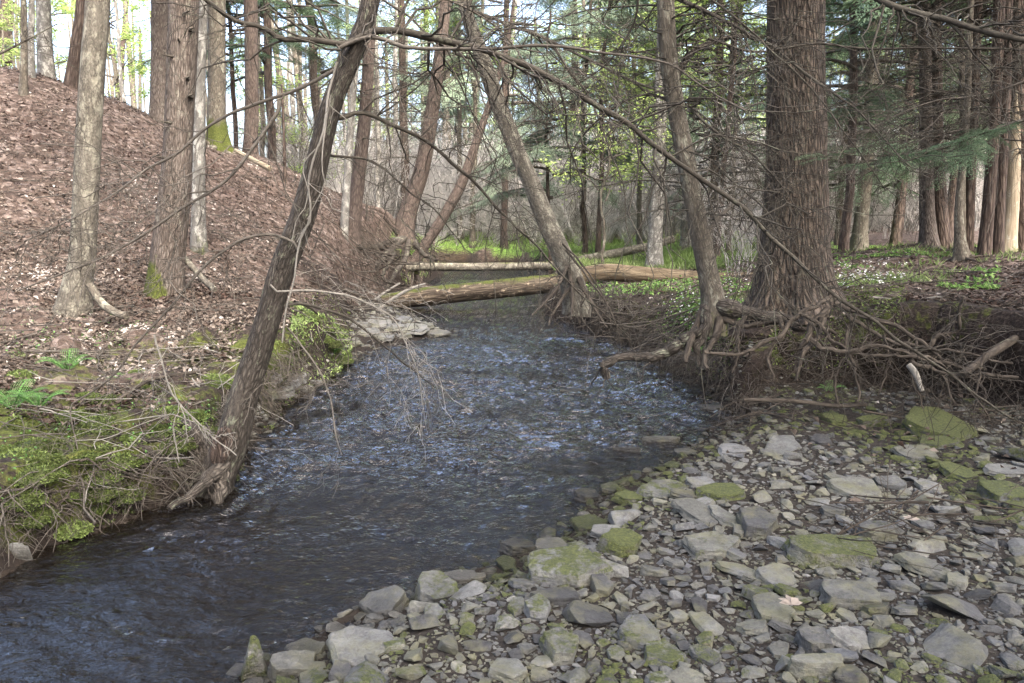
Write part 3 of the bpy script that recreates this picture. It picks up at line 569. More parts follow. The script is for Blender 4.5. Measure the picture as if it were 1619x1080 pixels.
tree('E', 'hemlock_tree', 'massive old hemlock with thick furrowed red brown bark on the right bank', [(1257, 480, 128), (1256, 455, 118), (1256, 430, 112), (1257, 390, 104), (1258, 340, 98), (1259, 300, 95), (1259, 200, 90), (1258, 100, 88), (1258, 0, 87)], 'bark_big', 14, 'hi', 4.8, csc=1.1, flare=.42, fh=.24, lobes=6, amp=.07, sides=110, moss=.35, mh=1.2, side=-1, nseg=220)
tree('F2', 'maple_tree', 'pale grey trunk in the clearing behind the far fallen log', [(1034, 424, 28), (1036, 380, 23), (1040, 300, 22), (1042, 240, 21), (1046, 120, 20), (1050, 0, 18)], 'bark_pale', 12, 'bare', 7, flare=.4)
tree('F3', 'maple_tree', 'narrow pale trunk showing between the leaning grey trunk and the massive hemlock', [(1084, 395, 19), (1090, 250, 17), (1097, 150, 16), (1107, 40, 15), (1112, 0, 14)], 'bark_pale', 12, 'bare', 7, flare=.3)
# ---- right group
tree('G1', 'maple_tree', 'grey trunk behind the clearing, right of the massive hemlock', [(1358, 396, 26), (1363, 333, 22), (1372, 250, 20), (1378, 150, 20), (1380, 50, 20), (1380, 0, 20)], 'bark_grey', 12, 'far', 5.5, flare=.4)
GR = [('G2', [(1469, 392, 26), (1466, 333, 23), (1464, 250, 21), (1463, 100, 18), (1460, 0, 17)], 'bark_hemlock', 'reddish brown trunk with bare roots on the mound, left one of the touching pair', .9),
 ('G3', [(1491, 394, 26), (1486, 333, 23), (1482, 200, 18), (1480, 0, 16)], 'bark_dark', 'dark trunk touching the reddish one on the mound', .4),
 ('G4', [(1520, 412, 20), (1516, 333, 13), (1524, 240, 11), (1530, 150, 10), (1533, 60, 9)], 'bark_grey', 'thin grey leaning trunk with spread foot, right of the dark pair on the mound', 1.2),
 ('G4b', [(1531, 398, 15), (1534, 300, 15), (1541, 150, 15), (1545, 0, 15)], 'bark_dark', 'narrow dark trunk just behind the thin grey leaning one', .3),
 ('G5', [(1556, 404, 20), (1562, 333, 18), (1572, 200, 17), (1578, 60, 17), (1580, 0, 17)], 'bark_dark', 'dark trunk left of the broken pale snag, leaning slightly right', .4),
 ('G5b', [(1577, 402, 18), (1582, 300, 16), (1590, 150, 15), (1593, 0, 15)], 'bark_dark', 'dark trunk directly left of and behind the broken pale snag', .3),
 ('G7', [(1616, 400, 26), (1614, 300, 24), (1612, 150, 22), (1610, 0, 22)], 'bark_dark', 'dark trunk at the right edge of the picture behind the broken snag', .3)]
for k, (key, p, m_, l_, fl) in enumerate(GR):
    tree(key, 'hemlock_tree', l_, p, m_, 12, 'hi' if k % 3 == 0 else None, 4.6, flare=fl, fh=.16, moss=.3)
    T = TREES[key]; kk = int(np.argmin(np.abs(T['P'][:, 2]-2.4)))
    put('dead_branches', random.choice(CR['dead']), T['root'], T['P'][kk]-T['base'], sc=(1.1, 1.1, .95))
tree('G6', 'broken_snag', 'cream coloured barkless snag broken off at a jagged point near the right edge', [(1592, 400, 28), (1595, 370, 24), (1599, 320, 23), (1602, 250, 20), (1605, 190, 14), (1606, 165, 7), (1607, 143, 2)], 'snag', None, None, flare=.2, amp=.14, cat='dead tree')
tree('G8', 'broken_snag', 'slim mossy dead stem with a splintered tip among the dark right hand trunks', [(1524, 400, 8), (1522, 250, 8), (1521, 120, 9), (1520, 60, 8), (1523, 32, 2)], 'bark_grey', None, None, flare=.2, amp=.2, cat='dead tree', sides=10, mossall=.35)
# extra roots on feet of G2, M3, T4, C
def roots(key, n, L, r, mat='root', drop=.25, az=None, name='root', z0=.08):
    T = TREES[key]; b = T['base']
    for k in range(n):
        a = (RS.rand()*6.28 if az is None else az[k % len(az)]+RS.uniform(-.15, .15)); l_ = L*RS.uniform(.6, 1.2); s = np.linspace(0, 1, 14)
        d = np.array([math.cos(a), math.sin(a)]); P = np.zeros((14, 3)); P[:, :2] = b[:2]+d*(l_*s)[:, None]+np.cumsum(RS.randn(14, 2)*.012*l_**.5, 0)
        g_ = terrain(P[:, 0], P[:, 1]); P[:, 2] = np.maximum(g_-.005, g_) + z0*np.exp(-s*5) - .03*s; R = r*(1-.75*s)+.003
        mb = MB(); tubes(mb, P, R, 8, moss=.3); child(mb, key, name, mat)
roots('G2', 5, .8, .05, az=[3.6, 4.3, 5.0, 5.6, 3.0]); roots('G4', 3, .6, .035, az=[3.4, 4.6, 5.6]); roots('M3', 5, 1.6, .09, 'bark_red', az=[3.4, 4.2, 5.0, 5.8, 6.2]); roots('T4', 4, 1.2, .08, 'bark_grey', az=[4.0, 4.8, 5.6, 6.1])
roots('T1', 3, .5, .035, 'bark_grey', az=[3.8, 4.8, 5.8]); roots('E', 6, .9, .06, 'bark_big', az=[3.3, 3.9, 4.5, 5.1, 5.7, 6.2])
# branch stubs on T2
T = TREES['T2']; 
for (px, py, sg) in [(290, 23, 1), (300, 47, 1), (284, 66, 0), (295, 124, 1), (298, 152, 1), (272, 195, -1), (270, 310, 0), (275, 90, -1), (262, 250, -1)]:
    p = at(px, py, T['base'][1]-.12); L_ = RS.uniform(.05, .13); q_ = p+np.array([sg*.8+RS.uniform(-.2, .2), -.7, .1])*L_
    mb = MB(); tubes(mb, spline([p+[0, .08, 0], p, q_], 6), np.linspace(.022, .006, 6), 6); child(mb, 'T2', 'branch_stub', 'twig_dark')
# ---- A's scar, vine and limbs
Y_A = TREES['A']['base'][1]
branch('A', [(562, 62), (540, 70), (480, 62), (447, 60), (417, 42), (390, 38), (363, 27), (325, -2)], .017, .010, 'twig_dark', Y_A-.05, Y_A-.5, tw=9, L=(.3, .8))
branch('A', [(556, 66), (590, 50), (623, 48), (673, 57), (713, 67), (740, 73), (773, 83), (823, 100), (873, 123), (923, 153), (973, 183), (1023, 220), (1080, 263), (1122, 293), (1179, 333), (1219, 373), (1266, 420), (1306, 457), (1346, 483), (1412, 531), (1445, 553), (1499, 590), (1562, 637), (1625, 675)], .021, .006, 'twig_dark', Y_A-.05, 4.75, tw=46, L=(.25, .95), sub=5)
branch('A', [(535, 76), (560, 66), (583, 60), (607, 63), (640, 73), (707, 78), (753, 77), (800, 75), (867, 72), (940, 82), (1040, 95), (1080, 113), (1130, 150), (1180, 175)], .012, .004, 'twig', Y_A-.1, 4.1, tw=22, L=(.2, .7))
branch('A', [(520, 190), (545, 184), (573, 180), (623, 197), (673, 223), (727, 267), (773, 317), (817, 360), (858, 400), (905, 455), (960, 500), (1000, 540)], .014, .003, 'twig_dark', Y_A, 5.6, tw=22, L=(.2, .8))
branch('A', [(510, 245), (540, 247), (590, 257), (640, 297), (690, 337), (735, 395)], .008, .003, 'twig_dark', Y_A, 5.2, tw=10, L=(.2, .6))
branch('A', [(545, 105), (527, 112), (467, 143), (407, 163), (360, 182), (320, 207), (280, 243), (233, 267), (180, 307), (100, 353), (40, 380)], .011, .003, 'twig', Y_A, Y_A-.3, tw=20, L=(.2, .6), wob=.16)
branch('A', [(443, 160), (437, 180), (400, 233), (367, 277), (333, 303), (287, 330), (247, 358), (200, 387), (140, 417), (83, 438), (27, 460)], .010, .004, 'twig', Y_A-.2, Y_A-.5, tw=16, L=(.2, .6))
branch('A', [(472, 395), (467, 385), (430, 373), (383, 380), (350, 400), (317, 427), (283, 470), (250, 507), (213, 547), (180, 593), (140, 623), (110, 647), (123, 707), (128, 740)], .009, .003, 'twig', Y_A-.1, Y_A-.35, tw=18, L=(.12, .5), thin=.7)
branch('A', [(243, 530), (263, 600), (277, 630), (310, 667), (350, 703), (372, 722)], .006, .003, 'twig_pale', Y_A-.2, Y_A-.4, tw=6, L=(.1, .3))
branch('A', [(425, 452), (436, 462), (500, 460), (560, 470), (620, 500), (640, 540), (660, 585), (668, 640)], .007, .003, 'twig_pale', Y_A-.12, Y_A+.1, tw=12, L=(.15, .5), droop=.35, thin=.6)
branch('A', [(448, 484), (480, 480), (520, 492), (560, 512), (590, 530), (640, 575), (688, 610)], .010, .004, 'twig_dark', Y_A, Y_A+.6, tw=8, L=(.15, .5))
branch('A', [(452, 520), (480, 550), (505, 585), (520, 620), (528, 670), (540, 720)], .006, .003, 'twig', Y_A, Y_A-.2, tw=6, L=(.15, .4))
# pale vine stems hugging the trunk
for pts, r in [([(533, 98), (518, 150), (512, 200), (497, 245), (488, 290), (492, 320), (490, 350), (478, 370), (470, 400), (467, 430), (460, 460), (452, 490), (448, 540)], .007),
               ([(524, 150), (514, 210), (510, 260), (514, 290), (500, 320), (488, 345)], .004), ([(500, 235), (480, 260), (487, 300), (482, 330), (470, 345), (462, 380)], .0035)]:
    mb, Q = branch(None, pts, r, r*.6, Y0=Y_A-.17, Y1=Y_A-.14, tw=1, L=(.1, .3), sub=2); child(mb, 'A', 'vine_stem', 'twig_pale')
roots('A', 4, .6, .04, 'bark_lean', az=[3.3, 3.7, 2.9, 2.5], z0=.12)
# scar on the foot
mb = MB(); th = np.linspace(0, 2*np.pi, 20, endpoint=False)
p0 = at(350, 706, Y_A-.125); rr_ = [(1.0, 0), (.75, .018), (.3, .004), (.05, -.01)]
Vs = np.concatenate([np.stack([p0[0]+.06*f*np.cos(th)+.03*f*np.sin(th), np.full(20, p0[1]-z_)+.012*np.sin(3*th)*f, p0[2]+.12*f*np.sin(th)], -1) for f, z_ in rr_]); a = np.arange(80).reshape(4, 20)
Fs = np.stack([a[:-1], np.roll(a, -1, 1)[:-1], np.roll(a, -1, 1)[1:], a[1:]], -1).reshape(-1, 4); mb.add(Vs, Fs[:, ::-1], 0, bark=Vs*2)
child(mb, 'A', 'scar', 'bark_dark')
for key_, z_, sc_ in (('C', 4.0, 1.3), ('D', 1.5, .75), ('D', 2.8, .8), ('M3', 2.5, 1.2), ('M2', 2.6, 1.0), ('F3', 2.5, 1.2), ('G1', 2.2, 1.2)):
    T = TREES[key_]; kk = int(np.argmin(np.abs(T['P'][:, 2]-z_))); put('dead_branches', random.choice(CR['dead']), T['root'], T['P'][kk]-T['base'], sc=(sc_, sc_, sc_*.6))
# ---- C's limbs and roots
YC = 9.9
branch('C', [(735, 8), (747, 17), (813, 43), (867, 63), (940, 100), (1007, 130), (1080, 163), (1130, 200), (1175, 245), (1200, 300)], .022, .006, 'twig_dark', YC-.1, 8.2, tw=26, L=(.4, 1.4), sub=5)
branch('C', [(867, 63), (900, 110), (930, 150), (950, 200), (965, 240), (985, 290), (990, 350), (1003, 410)], .014, .004, 'twig_dark', 8.6, 8.2, tw=12, L=(.3, .9))
branch('C', [(750, 60), (740, 90), (755, 130), (770, 170), (800, 215), (815, 260), (822, 330), (820, 400)], .010, .003, 'twig', YC-.2, YC-.7, tw=18, L=(.3, .9))
branch('C', [(770, 120), (730, 100), (690, 130), (700, 180), (735, 230)], .010, .004, 'twig_dark', YC, YC, tw=10, L=(.3, .8))
for pts, r in [([(905, 450), (890, 470), (872, 500), (868, 515)], .026), ([(915, 440), (930, 470), (945, 495), (960, 520)], .034), ([(900, 430), (905, 470), (903, 505)], .028), ([(898, 420), (880, 455), (862, 478), (840, 500)], .025),
               ([(895, 395), (930, 440), (965, 490), (985, 560), (975, 600)], .016), ([(890, 385), (925, 425), (955, 470), (968, 520)], .014)]:
    mb, Q = branch(None, pts, r, r*.45, Y0=YC-.15, Y1=YC-.7, tw=4, L=(.2, .6), sub=2, droop=.5); child(mb, 'C', 'root', 'root')
# ---- D's limbs and roots
YD = 6.35
branch('D', [(1072, 118), (1079, 105), (1092, 85), (1110, 73), (1140, 62), (1172, 57), (1200, 62)], .030, .014, 'bark_lean', YD+.1, YD+.3, tw=6, L=(.3, .9))
branch('D', [(1050, -8), (1079, 3), (1146, 32), (1189, 57), (1229, 80), (1292, 130), (1346, 167), (1396, 217), (1440, 265)], .016, .004, 'twig_dark', YD-.2, 5.2, tw=24, L=(.3, 1.0), sub=5)
branch('D', [(1120, 60), (1170, 78), (1212, 80), (1286, 70), (1362, 77), (1479, 77), (1625, 78)], .009, .006, 'twig_dark', YD-.6, 5.4, tw=14, L=(.3, .8))
branch('D', [(1090, 240), (1125, 255), (1160, 290), (1210, 330), (1240, 380)], .010, .004, 'twig_dark', YD-.2, 5.6, tw=16, L=(.3, .9))
branch('D', [(1118, 370), (1140, 340), (1175, 312), (1195, 300)], .022, .012, 'twig', YD, YD+.3, tw=4, L=(.2, .6))
branch('D', [(1060, 160), (1020, 150), (980, 165), (940, 195), (905, 240), (900, 290)], .012, .004, 'twig_dark', YD+.1, YD+.8, tw=18, L=(.3, .9))
def px_root(key, pts, r0, r1, Y0, Y1, mat='root', tw=0, name='root', sides=12, moss=.1):
    P = np.array([at(p[0], p[1], Y0+(Y1-Y0)*i/(len(pts)-1)) for i, p in enumerate(pts)]); N_ = 16+6*len(pts); Q = spline(P, N_)
    N_ = 16+6*len(pts)
    w8 = RS.randint(50); Q = Q+np.stack([fbm(Q*7, 3, w8), fbm(Q*7, 3, w8+1), fbm(Q*8, 3, w8+2)], -1)*.035+np.stack([fbm(Q*22, 2, w8), fbm(Q*22, 2, w8+1), fbm(Q*22, 2, w8+2)], -1)*.008
    R = (r0+(r1-r0)*np.linspace(0, 1, N_))*(1+.45*fbm(Q*12, 3, 5)); mb = MB(); tubes(mb, Q, R, sides, moss=moss)
    if tw:
        P2, R2 = offshoots(Q, R, tw, (.08, .35), (30, 80), .25, 7, .14, .1, 1, .35); tubes(mb, P2, np.clip(R2, .0015, .006), 4)
    return child(mb, key, name, mat)
px_root('A', [(352, 735), (335, 758), (305, 780), (268, 808)], .05, .018, Y_A-.08, Y_A-.35, 'bark_lean', tw=5)
px_root('A', [(345, 745), (325, 752), (300, 762), (280, 785)], .04, .014, Y_A-.02, Y_A-.12, 'bark_lean', tw=5)
px_root('A', [(355, 750), (352, 775), (345, 800)], .05, .02, Y_A-.10, Y_A-.22, 'bark_lean')
px_root('D', [(1120, 478), (1150, 490), (1190, 495), (1230, 505), (1265, 512)], .068, .038, YD-.02, YD-.25, 'bark_lean', moss=.45, sides=20)
px_root('D', [(1122, 485), (1112, 520), (1102, 550), (1108, 580), (1114, 590)], .055, .018, YD-.03, YD-.33, 'bark_lean', sides=16)
px_root('D', [(1118, 490), (1098, 515), (1092, 545), (1085, 572)], .04, .018, YD, YD-.3, 'root')
px_root('D', [(1136, 495), (1132, 530), (1118, 560), (1120, 585)], .04, .012, YD-.05, YD-.4, 'root')
px_root('D', [(1139, 505), (1186, 515), (1230, 512), (1279, 520), (1326, 525)], .022, .014, YD-.1, YD-.35, tw=10)
px_root('D', [(1105, 520), (1075, 545), (1035, 562), (973, 568), (953, 584), (962, 600)], .050, .030, YD-.15, YD-.1, 'bark_lean', tw=8, moss=.3)
for pts, r0, r1, ya, yb in [([(1309, 470), (1296, 483), (1266, 497), (1239, 520), (1206, 543), (1166, 562), (1112, 560)], .020, .012, 6.2, 5.75), ([(1312, 490), (1282, 513), (1272, 543), (1259, 585)], .036, .012, 6.1, 5.75),
   ([(1300, 505), (1290, 535), (1266, 560), (1262, 600)], .03, .01, 6.0, 5.7), ([(1266, 497), (1292, 510), (1319, 540), (1342, 560), (1359, 613), (1356, 636)], .015, .009, 6.0, 5.6), ([(1276, 537), (1299, 550), (1346, 552), (1396, 550), (1446, 557), (1496, 573), (1560, 585)], .018, .010, 5.85, 5.5),
   ([(1332, 547), (1372, 563), (1429, 563), (1490, 580)], .014, .008, 5.85, 5.5), ([(1439, 573), (1486, 587), (1536, 593), (1610, 600)], .016, .010, 5.6, 5.3), ([(1486, 587), (1499, 613), (1509, 640)], .011, .006, 5.6, 5.4),
   ([(1469, 550), (1482, 533), (1509, 527), (1519, 513), (1516, 490), (1522, 470)], .018, .010, 5.9, 5.7), ([(1320, 480), (1360, 500), (1420, 520), (1480, 560), (1530, 610)], .022, .009, 6.1, 5.5), ([(1340, 500), (1400, 535), (1450, 548), (1520, 560), (1600, 575)], .016, .008, 6.0, 5.4),
   ([(1226, 500), (1240, 530), (1215, 565), (1220, 600)], .016, .007, 6.1, 5.75), ([(1180, 500), (1165, 530), (1172, 560), (1160, 590)], .018, .007, 6.1, 5.85), ([(1340, 510), (1336, 560), (1322, 600), (1326, 640)], .012, .006, 6.0, 5.65), ([(1400, 530), (1405, 580), (1390, 620)], .010, .005, 5.8, 5.55), ([(1450, 540), (1440, 590), (1455, 640), (1452, 665)], .010, .005, 5.7, 5.4), ([(1560, 560), (1545, 610), (1560, 660)], .010, .005, 5.4, 5.15)]:
    px_root('E', pts, r0, r1, ya-.12, yb-.05, tw=14)
for pts, r0, r1, ya, yb in [([(640, 378), (612, 400), (590, 428), (575, 455)], .10, .05, 16, 13.6), ([(645, 382), (640, 410), (625, 432), (612, 455)], .09, .04, 16, 13.8), ([(636, 376), (600, 388), (570, 395), (548, 412)], .08, .03, 16, 13.5), ([(655, 384), (668, 400), (690, 412)], .09, .04, 16, 15.5), ([(625, 400), (605, 440), (640, 452)], .05, .03, 14.2, 13.4)]:
    px_root('M3', pts, r0*.7, r1*.7, ya, yb, 'bark_lean', tw=10)
# ---- limbs that enter the frame from trees outside it
def over(name, label, pts, r0, r1, Y0, Y1, mat, tw, L=(.3, .8), spr=0, sub=4):
    mb, Q = branch(None, pts, r0, r1, Y0=Y0, Y1=Y1, tw=tw, L=L, sub=sub); mats = [M[mat], M['hemlock_leaf']]
    if spr:
        i = RS.randint(int(len(Q)*.2), len(Q)-1, spr); lay_sprays(mb, SP_H, Q[i]+RS.randn(spr, 3)*.05, nrm(Q[i+1]-Q[i])*.6+RS.randn(spr, 3)*[.9, .9, .12], .22+.3*RS.rand(spr), 1)
    o = mb.build(name, mats, origin=Q[0]); return tag(o, label, 'branch')
over('overhanging_branch', 'thick mossy bare branch sloping down across the top right corner', [(1370, -12), (1392, 0), (1446, 20), (1512, 35), (1562, 50), (1630, 66)], .022, .016, 5.4, 5.0, 'twig_dark', 14)
over('overhanging_branch', 'hemlock branch with green needle sprays reaching in from the right edge', [(1640, 182), (1600, 196), (1546, 213), (1479, 237), (1396, 247), (1340, 243), (1300, 236)], .014, .004, 6.2, 6.4, 'twig_dark', 14, (.2, .6), 34)
over('overhanging_branch', 'forked bare branch drooping across the middle behind the leaning grey trunk', [(600, -5), (660, 40), (720, 120), (760, 210), (800, 300), (830, 360)], .010, .003, 7.0, 7.6, 'twig_dark', 20, (.3, .9))
over('overhanging_branch', 'dead bare branch fanning right of the bank tree toward the massive hemlock', [(1100, 180), (1140, 215), (1190, 245), (1240, 300), (1270, 350)], .010, .003, 5.6, 5.4, 'twig_dark', 20, (.2, .8))
over('overhanging_branch', 'bare dead branch crossing the dark trunks at the upper right', [(1640, 120), (1560, 150), (1480, 160), (1400, 190), (1330, 240)], .010, .003, 7.5, 7.8, 'twig', 24, (.3, 1.0))
over('overhanging_branch', 'fine bare branch fanning over the top centre right', [(1010, -10), (1000, 40), (960, 100), (900, 140), (850, 150)], .009, .003, 6.0, 6.5, 'twig_dark', 24, (.3, .9))
over('overhanging_branch', 'bare arching dead branch high at the top centre crossing behind the leaning trunks', [(640, -10), (700, -2), (760, 25), (800, 60), (840, 120), (862, 190)], .010, .004, 6.5, 7.2, 'twig', 18, (.3, .9))
over('overhanging_branch', 'bare twiggy branch crossing the top left corner between the ridge trunks', [(-10, 90), (45, 62), (90, 38)], .012, .004, 7.2, 7.5, 'twig_dark', 8, (.2, .6))
over('overhanging_branch', 'thin dead branch hanging down in front of the massive hemlock from the top', [(1120, -5), (1200, 60), (1290, 150), (1350, 230), (1400, 300)], .008, .003, 5.4, 5.2, 'twig_dark', 18, (.2, .7))
# ------------------------------------------------------------------ fallen logs
def log(name, label, pts, ya, yb, mats, sides=26, twn=0, group=None, amp=.1, cap=True, moss_top=.5, cat='log'):
    """pts: (px, py, width px)"""
    P = []; R = []; n = len(pts)
    for i, (px, py, w_) in enumerate(pts):
        p = at(px, py, ya+(yb-ya)*i/(n-1)); P.append(p); R.append(width_m(w_, p)/2)
    P = np.array(P); L = np.linalg.norm(np.diff(P, axis=0), axis=1).sum(); N_ = int(max(14, L/.08)); PR = spline(np.hstack([P, np.array(R)[:, None]*8]), N_); Q = PR[:, :3]; Rr = np.abs(PR[:, 3])/8
    mid = Q[N_//2].copy(); root = empty(name, mid, label, cat, group); mb = MB(); sd_ = RS.randint(90)
    V = tubes(mb, Q, Rr, sides, 0, cap=cap, rmod=trunk_mod(sd_, 0, 1, 3, amp, 1)); nz_ = nrm(V[0]-Q[:, None])[..., 2]; mb.parts[0][2]['moss'] = (moss_top*np.clip(nz_, 0, 1)+.1*fbm(Q*1.5, 2, 4)[:, None]).reshape(-1)
    mb.V = [v-mid for v in mb.V]; mb.build('log_trunk', M[mats], root)
    if twn:
        mb = MB(); P2, R2 = offshoots(Q, Rr, twn, (.25, .7), (60, 95), .0, 7, .1, .1, .95, .16); tubes(mb, P2, np.clip(R2, .004, .018), 6)
        P3, R3 = offshoots(P2, R2, 3, (.1, .4), (30, 70), .0, 5, .1, .2, 1, .5); tubes(mb, P3, np.clip(R3, .002, .006), 4); mb.V = [v-mid for v in mb.V]; tag(mb.build('broken_branches', M['twig_dark'], root), kind='stuff')
    return root, Q, Rr
log('fallen_log', 'thick reddish brown barkless log spanning the stream in the middle distance', [(606, 478, 26), (650, 472, 28), (720, 464, 29), (800, 456, 29), (880, 447, 28), (925, 441, 27)], 13.0, 13.0, 'log', moss_top=.72, amp=.12)
log('fallen_log', 'orange rotting log lying on the right bank, continuing the line of the red brown log', [(918, 437, 26), (960, 431, 28), (1010, 435, 27), (1080, 440, 25), (1140, 441, 21), (1215, 440, 18)], 12.95, 12.6, 'log_orange', moss_top=.35, amp=.2)
log('fallen_log', 'thin greenish log behind the red brown one, rising to the right', [(640, 424, 12), (663, 422, 13), (760, 422, 13), (870, 420, 13), (920, 411, 14), (970, 401, 14), (1023, 390, 13), (1065, 378, 12)], 16.6, 17.5, 'bark_speck', twn=16, moss_top=.55, amp=.08)
for nm, lb, pts, ya, yb, mt in [
  ('fallen_branch', 'pale bark log end lying right of the grey speckled trunk on the slope', [(142, 450, 12), (160, 478, 13), (180, 493, 13), (200, 500, 12)], 6.9, 6.75, 'bark_grey'),
  ('fallen_branch', 'pale broken branch leaning down the slope right of the stubby hemlock', [(288, 403, 8), (305, 423, 9), (325, 445, 10), (340, 458, 9)], 8.0, 7.6, 'bark_speck'),
  ('fallen_branch', 'short pale branch piece on the leaves at the left edge', [(8, 406, 9), (25, 398, 10), (42, 390, 9)], 8.4, 8.5, 'bark_pale'),
  ('fallen_branch', 'brown leaning log piece on the right bank below the leaf litter', [(1522, 592, 11), (1562, 562, 13), (1605, 535, 13)], 5.3, 5.6, 'root'),
  ('fallen_branch', 'short bleached stub of wood sticking down from the root tangle', [(1437, 577, 9), (1447, 590, 10), (1458, 618, 7)], 5.3, 5.2, 'twig_pale'),
  ('fallen_branch', 'long bare stick along the foot of the right bank above the gravel', [(1176, 632, 6), (1230, 633, 7), (1275, 636, 7), (1322, 642, 7), (1370, 640, 6)], 5.75, 5.6, 'root'),
  ('fallen_branch', 'bleached forked stick propped against the left end of the red brown log', [(595, 492, 4), (620, 473, 5), (648, 457, 5), (672, 449, 3)], 11.6, 12.4, 'twig_pale'),
  ('fallen_branch', 'second bleached stick lying close left of the log end', [(588, 478, 4), (606, 464, 4), (632, 448, 3)], 11.6, 12.4, 'twig_pale'),
  ('fallen_branch', 'pale yellow log section on the ridge path', [(372, 238, 6), (395, 250, 7), (427, 267, 9)], 14.2, 13.6, 'snag'),
  ('fallen_branch', 'mossy thin fallen stem lying across the moss of the left bank', [(185, 632, 6), (240, 600, 6), (300, 590, 6), (345, 582, 5), (395, 566, 5)], 5.0, 6.3, 'root'),
  ('fallen_branch', 'short whitish stick lying on the moss at the left edge', [(10, 731, 6), (35, 728, 7), (62, 725, 6)], 4.15, 4.15, 'twig_pale'),
  ('fallen_branch', 'whitish splintered stick above the foot of the leaning tree', [(222, 735, 4), (255, 738, 7), (312, 728, 4)], 4.55, 4.6, 'twig_pale'),
  ('fallen_branch', 'bare stick lying across the gravel at the right edge', [(1435, 830, 5), (1490, 845, 5), (1545, 858, 6), (1625, 868, 6)], 3.75, 3.5, 'root'),
  ('fallen_branch', 'dark long stick below the mossy block on the gravel', [(1500, 715, 6), (1560, 722, 8), (1625, 728, 8)], 4.7, 4.6, 'root'),
  ('fallen_branch', 'thin grey curved twig rising from the stones in the right foreground', [(1412, 868, 3), (1405, 830, 3), (1398, 800, 3), (1415, 790, 2), (1432, 772, 2)], 3.7, 3.75, 'twig'),
  ('fallen_branch', 'grey fallen stem lying in the grass of the right bank, right of the massive hemlock', [(1395, 445, 9), (1425, 452, 11), (1452, 462, 10)], 8.8, 8.4, 'bark_grey'),
  ('fallen_branch', 'pale crooked stick on the leaf litter near the right edge', [(1380, 470, 4), (1440, 476, 4), (1490, 470, 4), (1540, 482, 3)], 7.0, 6.6, 'twig_pale')]:
    log(nm, lb, pts, ya, yb, mt, sides=9, amp=.2, cat='branch', moss_top=.2 if mt != 'root' else .4)
# ------------------------------------------------------------------ sticks, debris, mats: stuff
def ground_sticks(name, regs, n, L, r, mat, seed=0, lift=.02, up=.15, over_=True):
    """thin sticks lying about in plan regions given as pixel boxes"""
    P = []
    for (x0, y0, x1, y1, k) in regs:
        for _ in range(k):
            px, py = RS.uniform(x0, x1), RS.uniform(y0, y1); g_ = ground(px, py)
            if g_[1] > 30: continue
            a_ = RS.rand()*6.28; l_ = RS.uniform(*L); s = np.linspace(-.5, .5, 7)
            q_ = np.stack([g_[0]+np.cos(a_)*l_*s, g_[1]+np.sin(a_)*l_*s, 0*s], -1); q_[:, :2] += np.cumsum(RS.randn(7, 2)*.02*l_, 0)
            gg = terrain(q_[:, 0], q_[:, 1]); q_[:, 2] = gg*.35+gg.mean()*.65+lift*RS.rand()*2+s*l_*RS.uniform(-up, up)+(np.maximum(gg-(gg*.35+gg.mean()*.65), 0)).max()*.6; P.append(q_)
    P = np.array(P); R = (r[0]+(r[1]-r[0])*RS.rand(len(P))**2)[:, None]*np.linspace(1, .4, 7); mb = MB(); tubes(mb, P, R, 5)
    P2, R2 = offshoots(P, R, 2, (L[0]*.3, L[1]*.4), (25, 60), .0, 5, .12, .1, 1, .6); tubes(mb, P2, np.maximum(R2, .0013), 3)
    return tag(mb.build(name, M[mat]), kind='stuff')
ground_sticks('twig_litter', [(0, 180, 480, 500, 260), (0, 480, 430, 600, 70), (420, 380, 640, 520, 70), (1330, 430, 1619, 520, 60), (0, 560, 400, 760, 80)], 0, (.25, 1.1), (.002, .008), 'twig')
ground_sticks('twig_litter', [(1150, 560, 1619, 690, 150), (1350, 500, 1619, 620, 110), (1300, 800, 1619, 900, 26), (930, 480, 1120, 600, 60), (560, 400, 660, 480, 60)], 0, (.2, .9), (.0025, .009), 'root', up=.4, lift=.06)
ground_sticks('pale_twig_litter', [(60, 560, 400, 760, 45), (440, 400, 640, 560, 60), (850, 460, 1000, 520, 25)], 0, (.25, .9), (.002, .006), 'twig_pale', up=.3, lift=.05)
ground_sticks('branch_debris', [(560, 395, 665, 480, 36), (480, 420, 600, 520, 30), (640, 400, 720, 430, 30)], 0, (.5, 2.0), (.004, .022), 'root', up=.35, lift=.08)
ground_sticks('branch_debris', [(560, 420, 650, 490, 50), (930, 480, 1090, 560, 90)], 0, (.4, 1.4), (.004, .012), 'twig', up=.45, lift=.08)
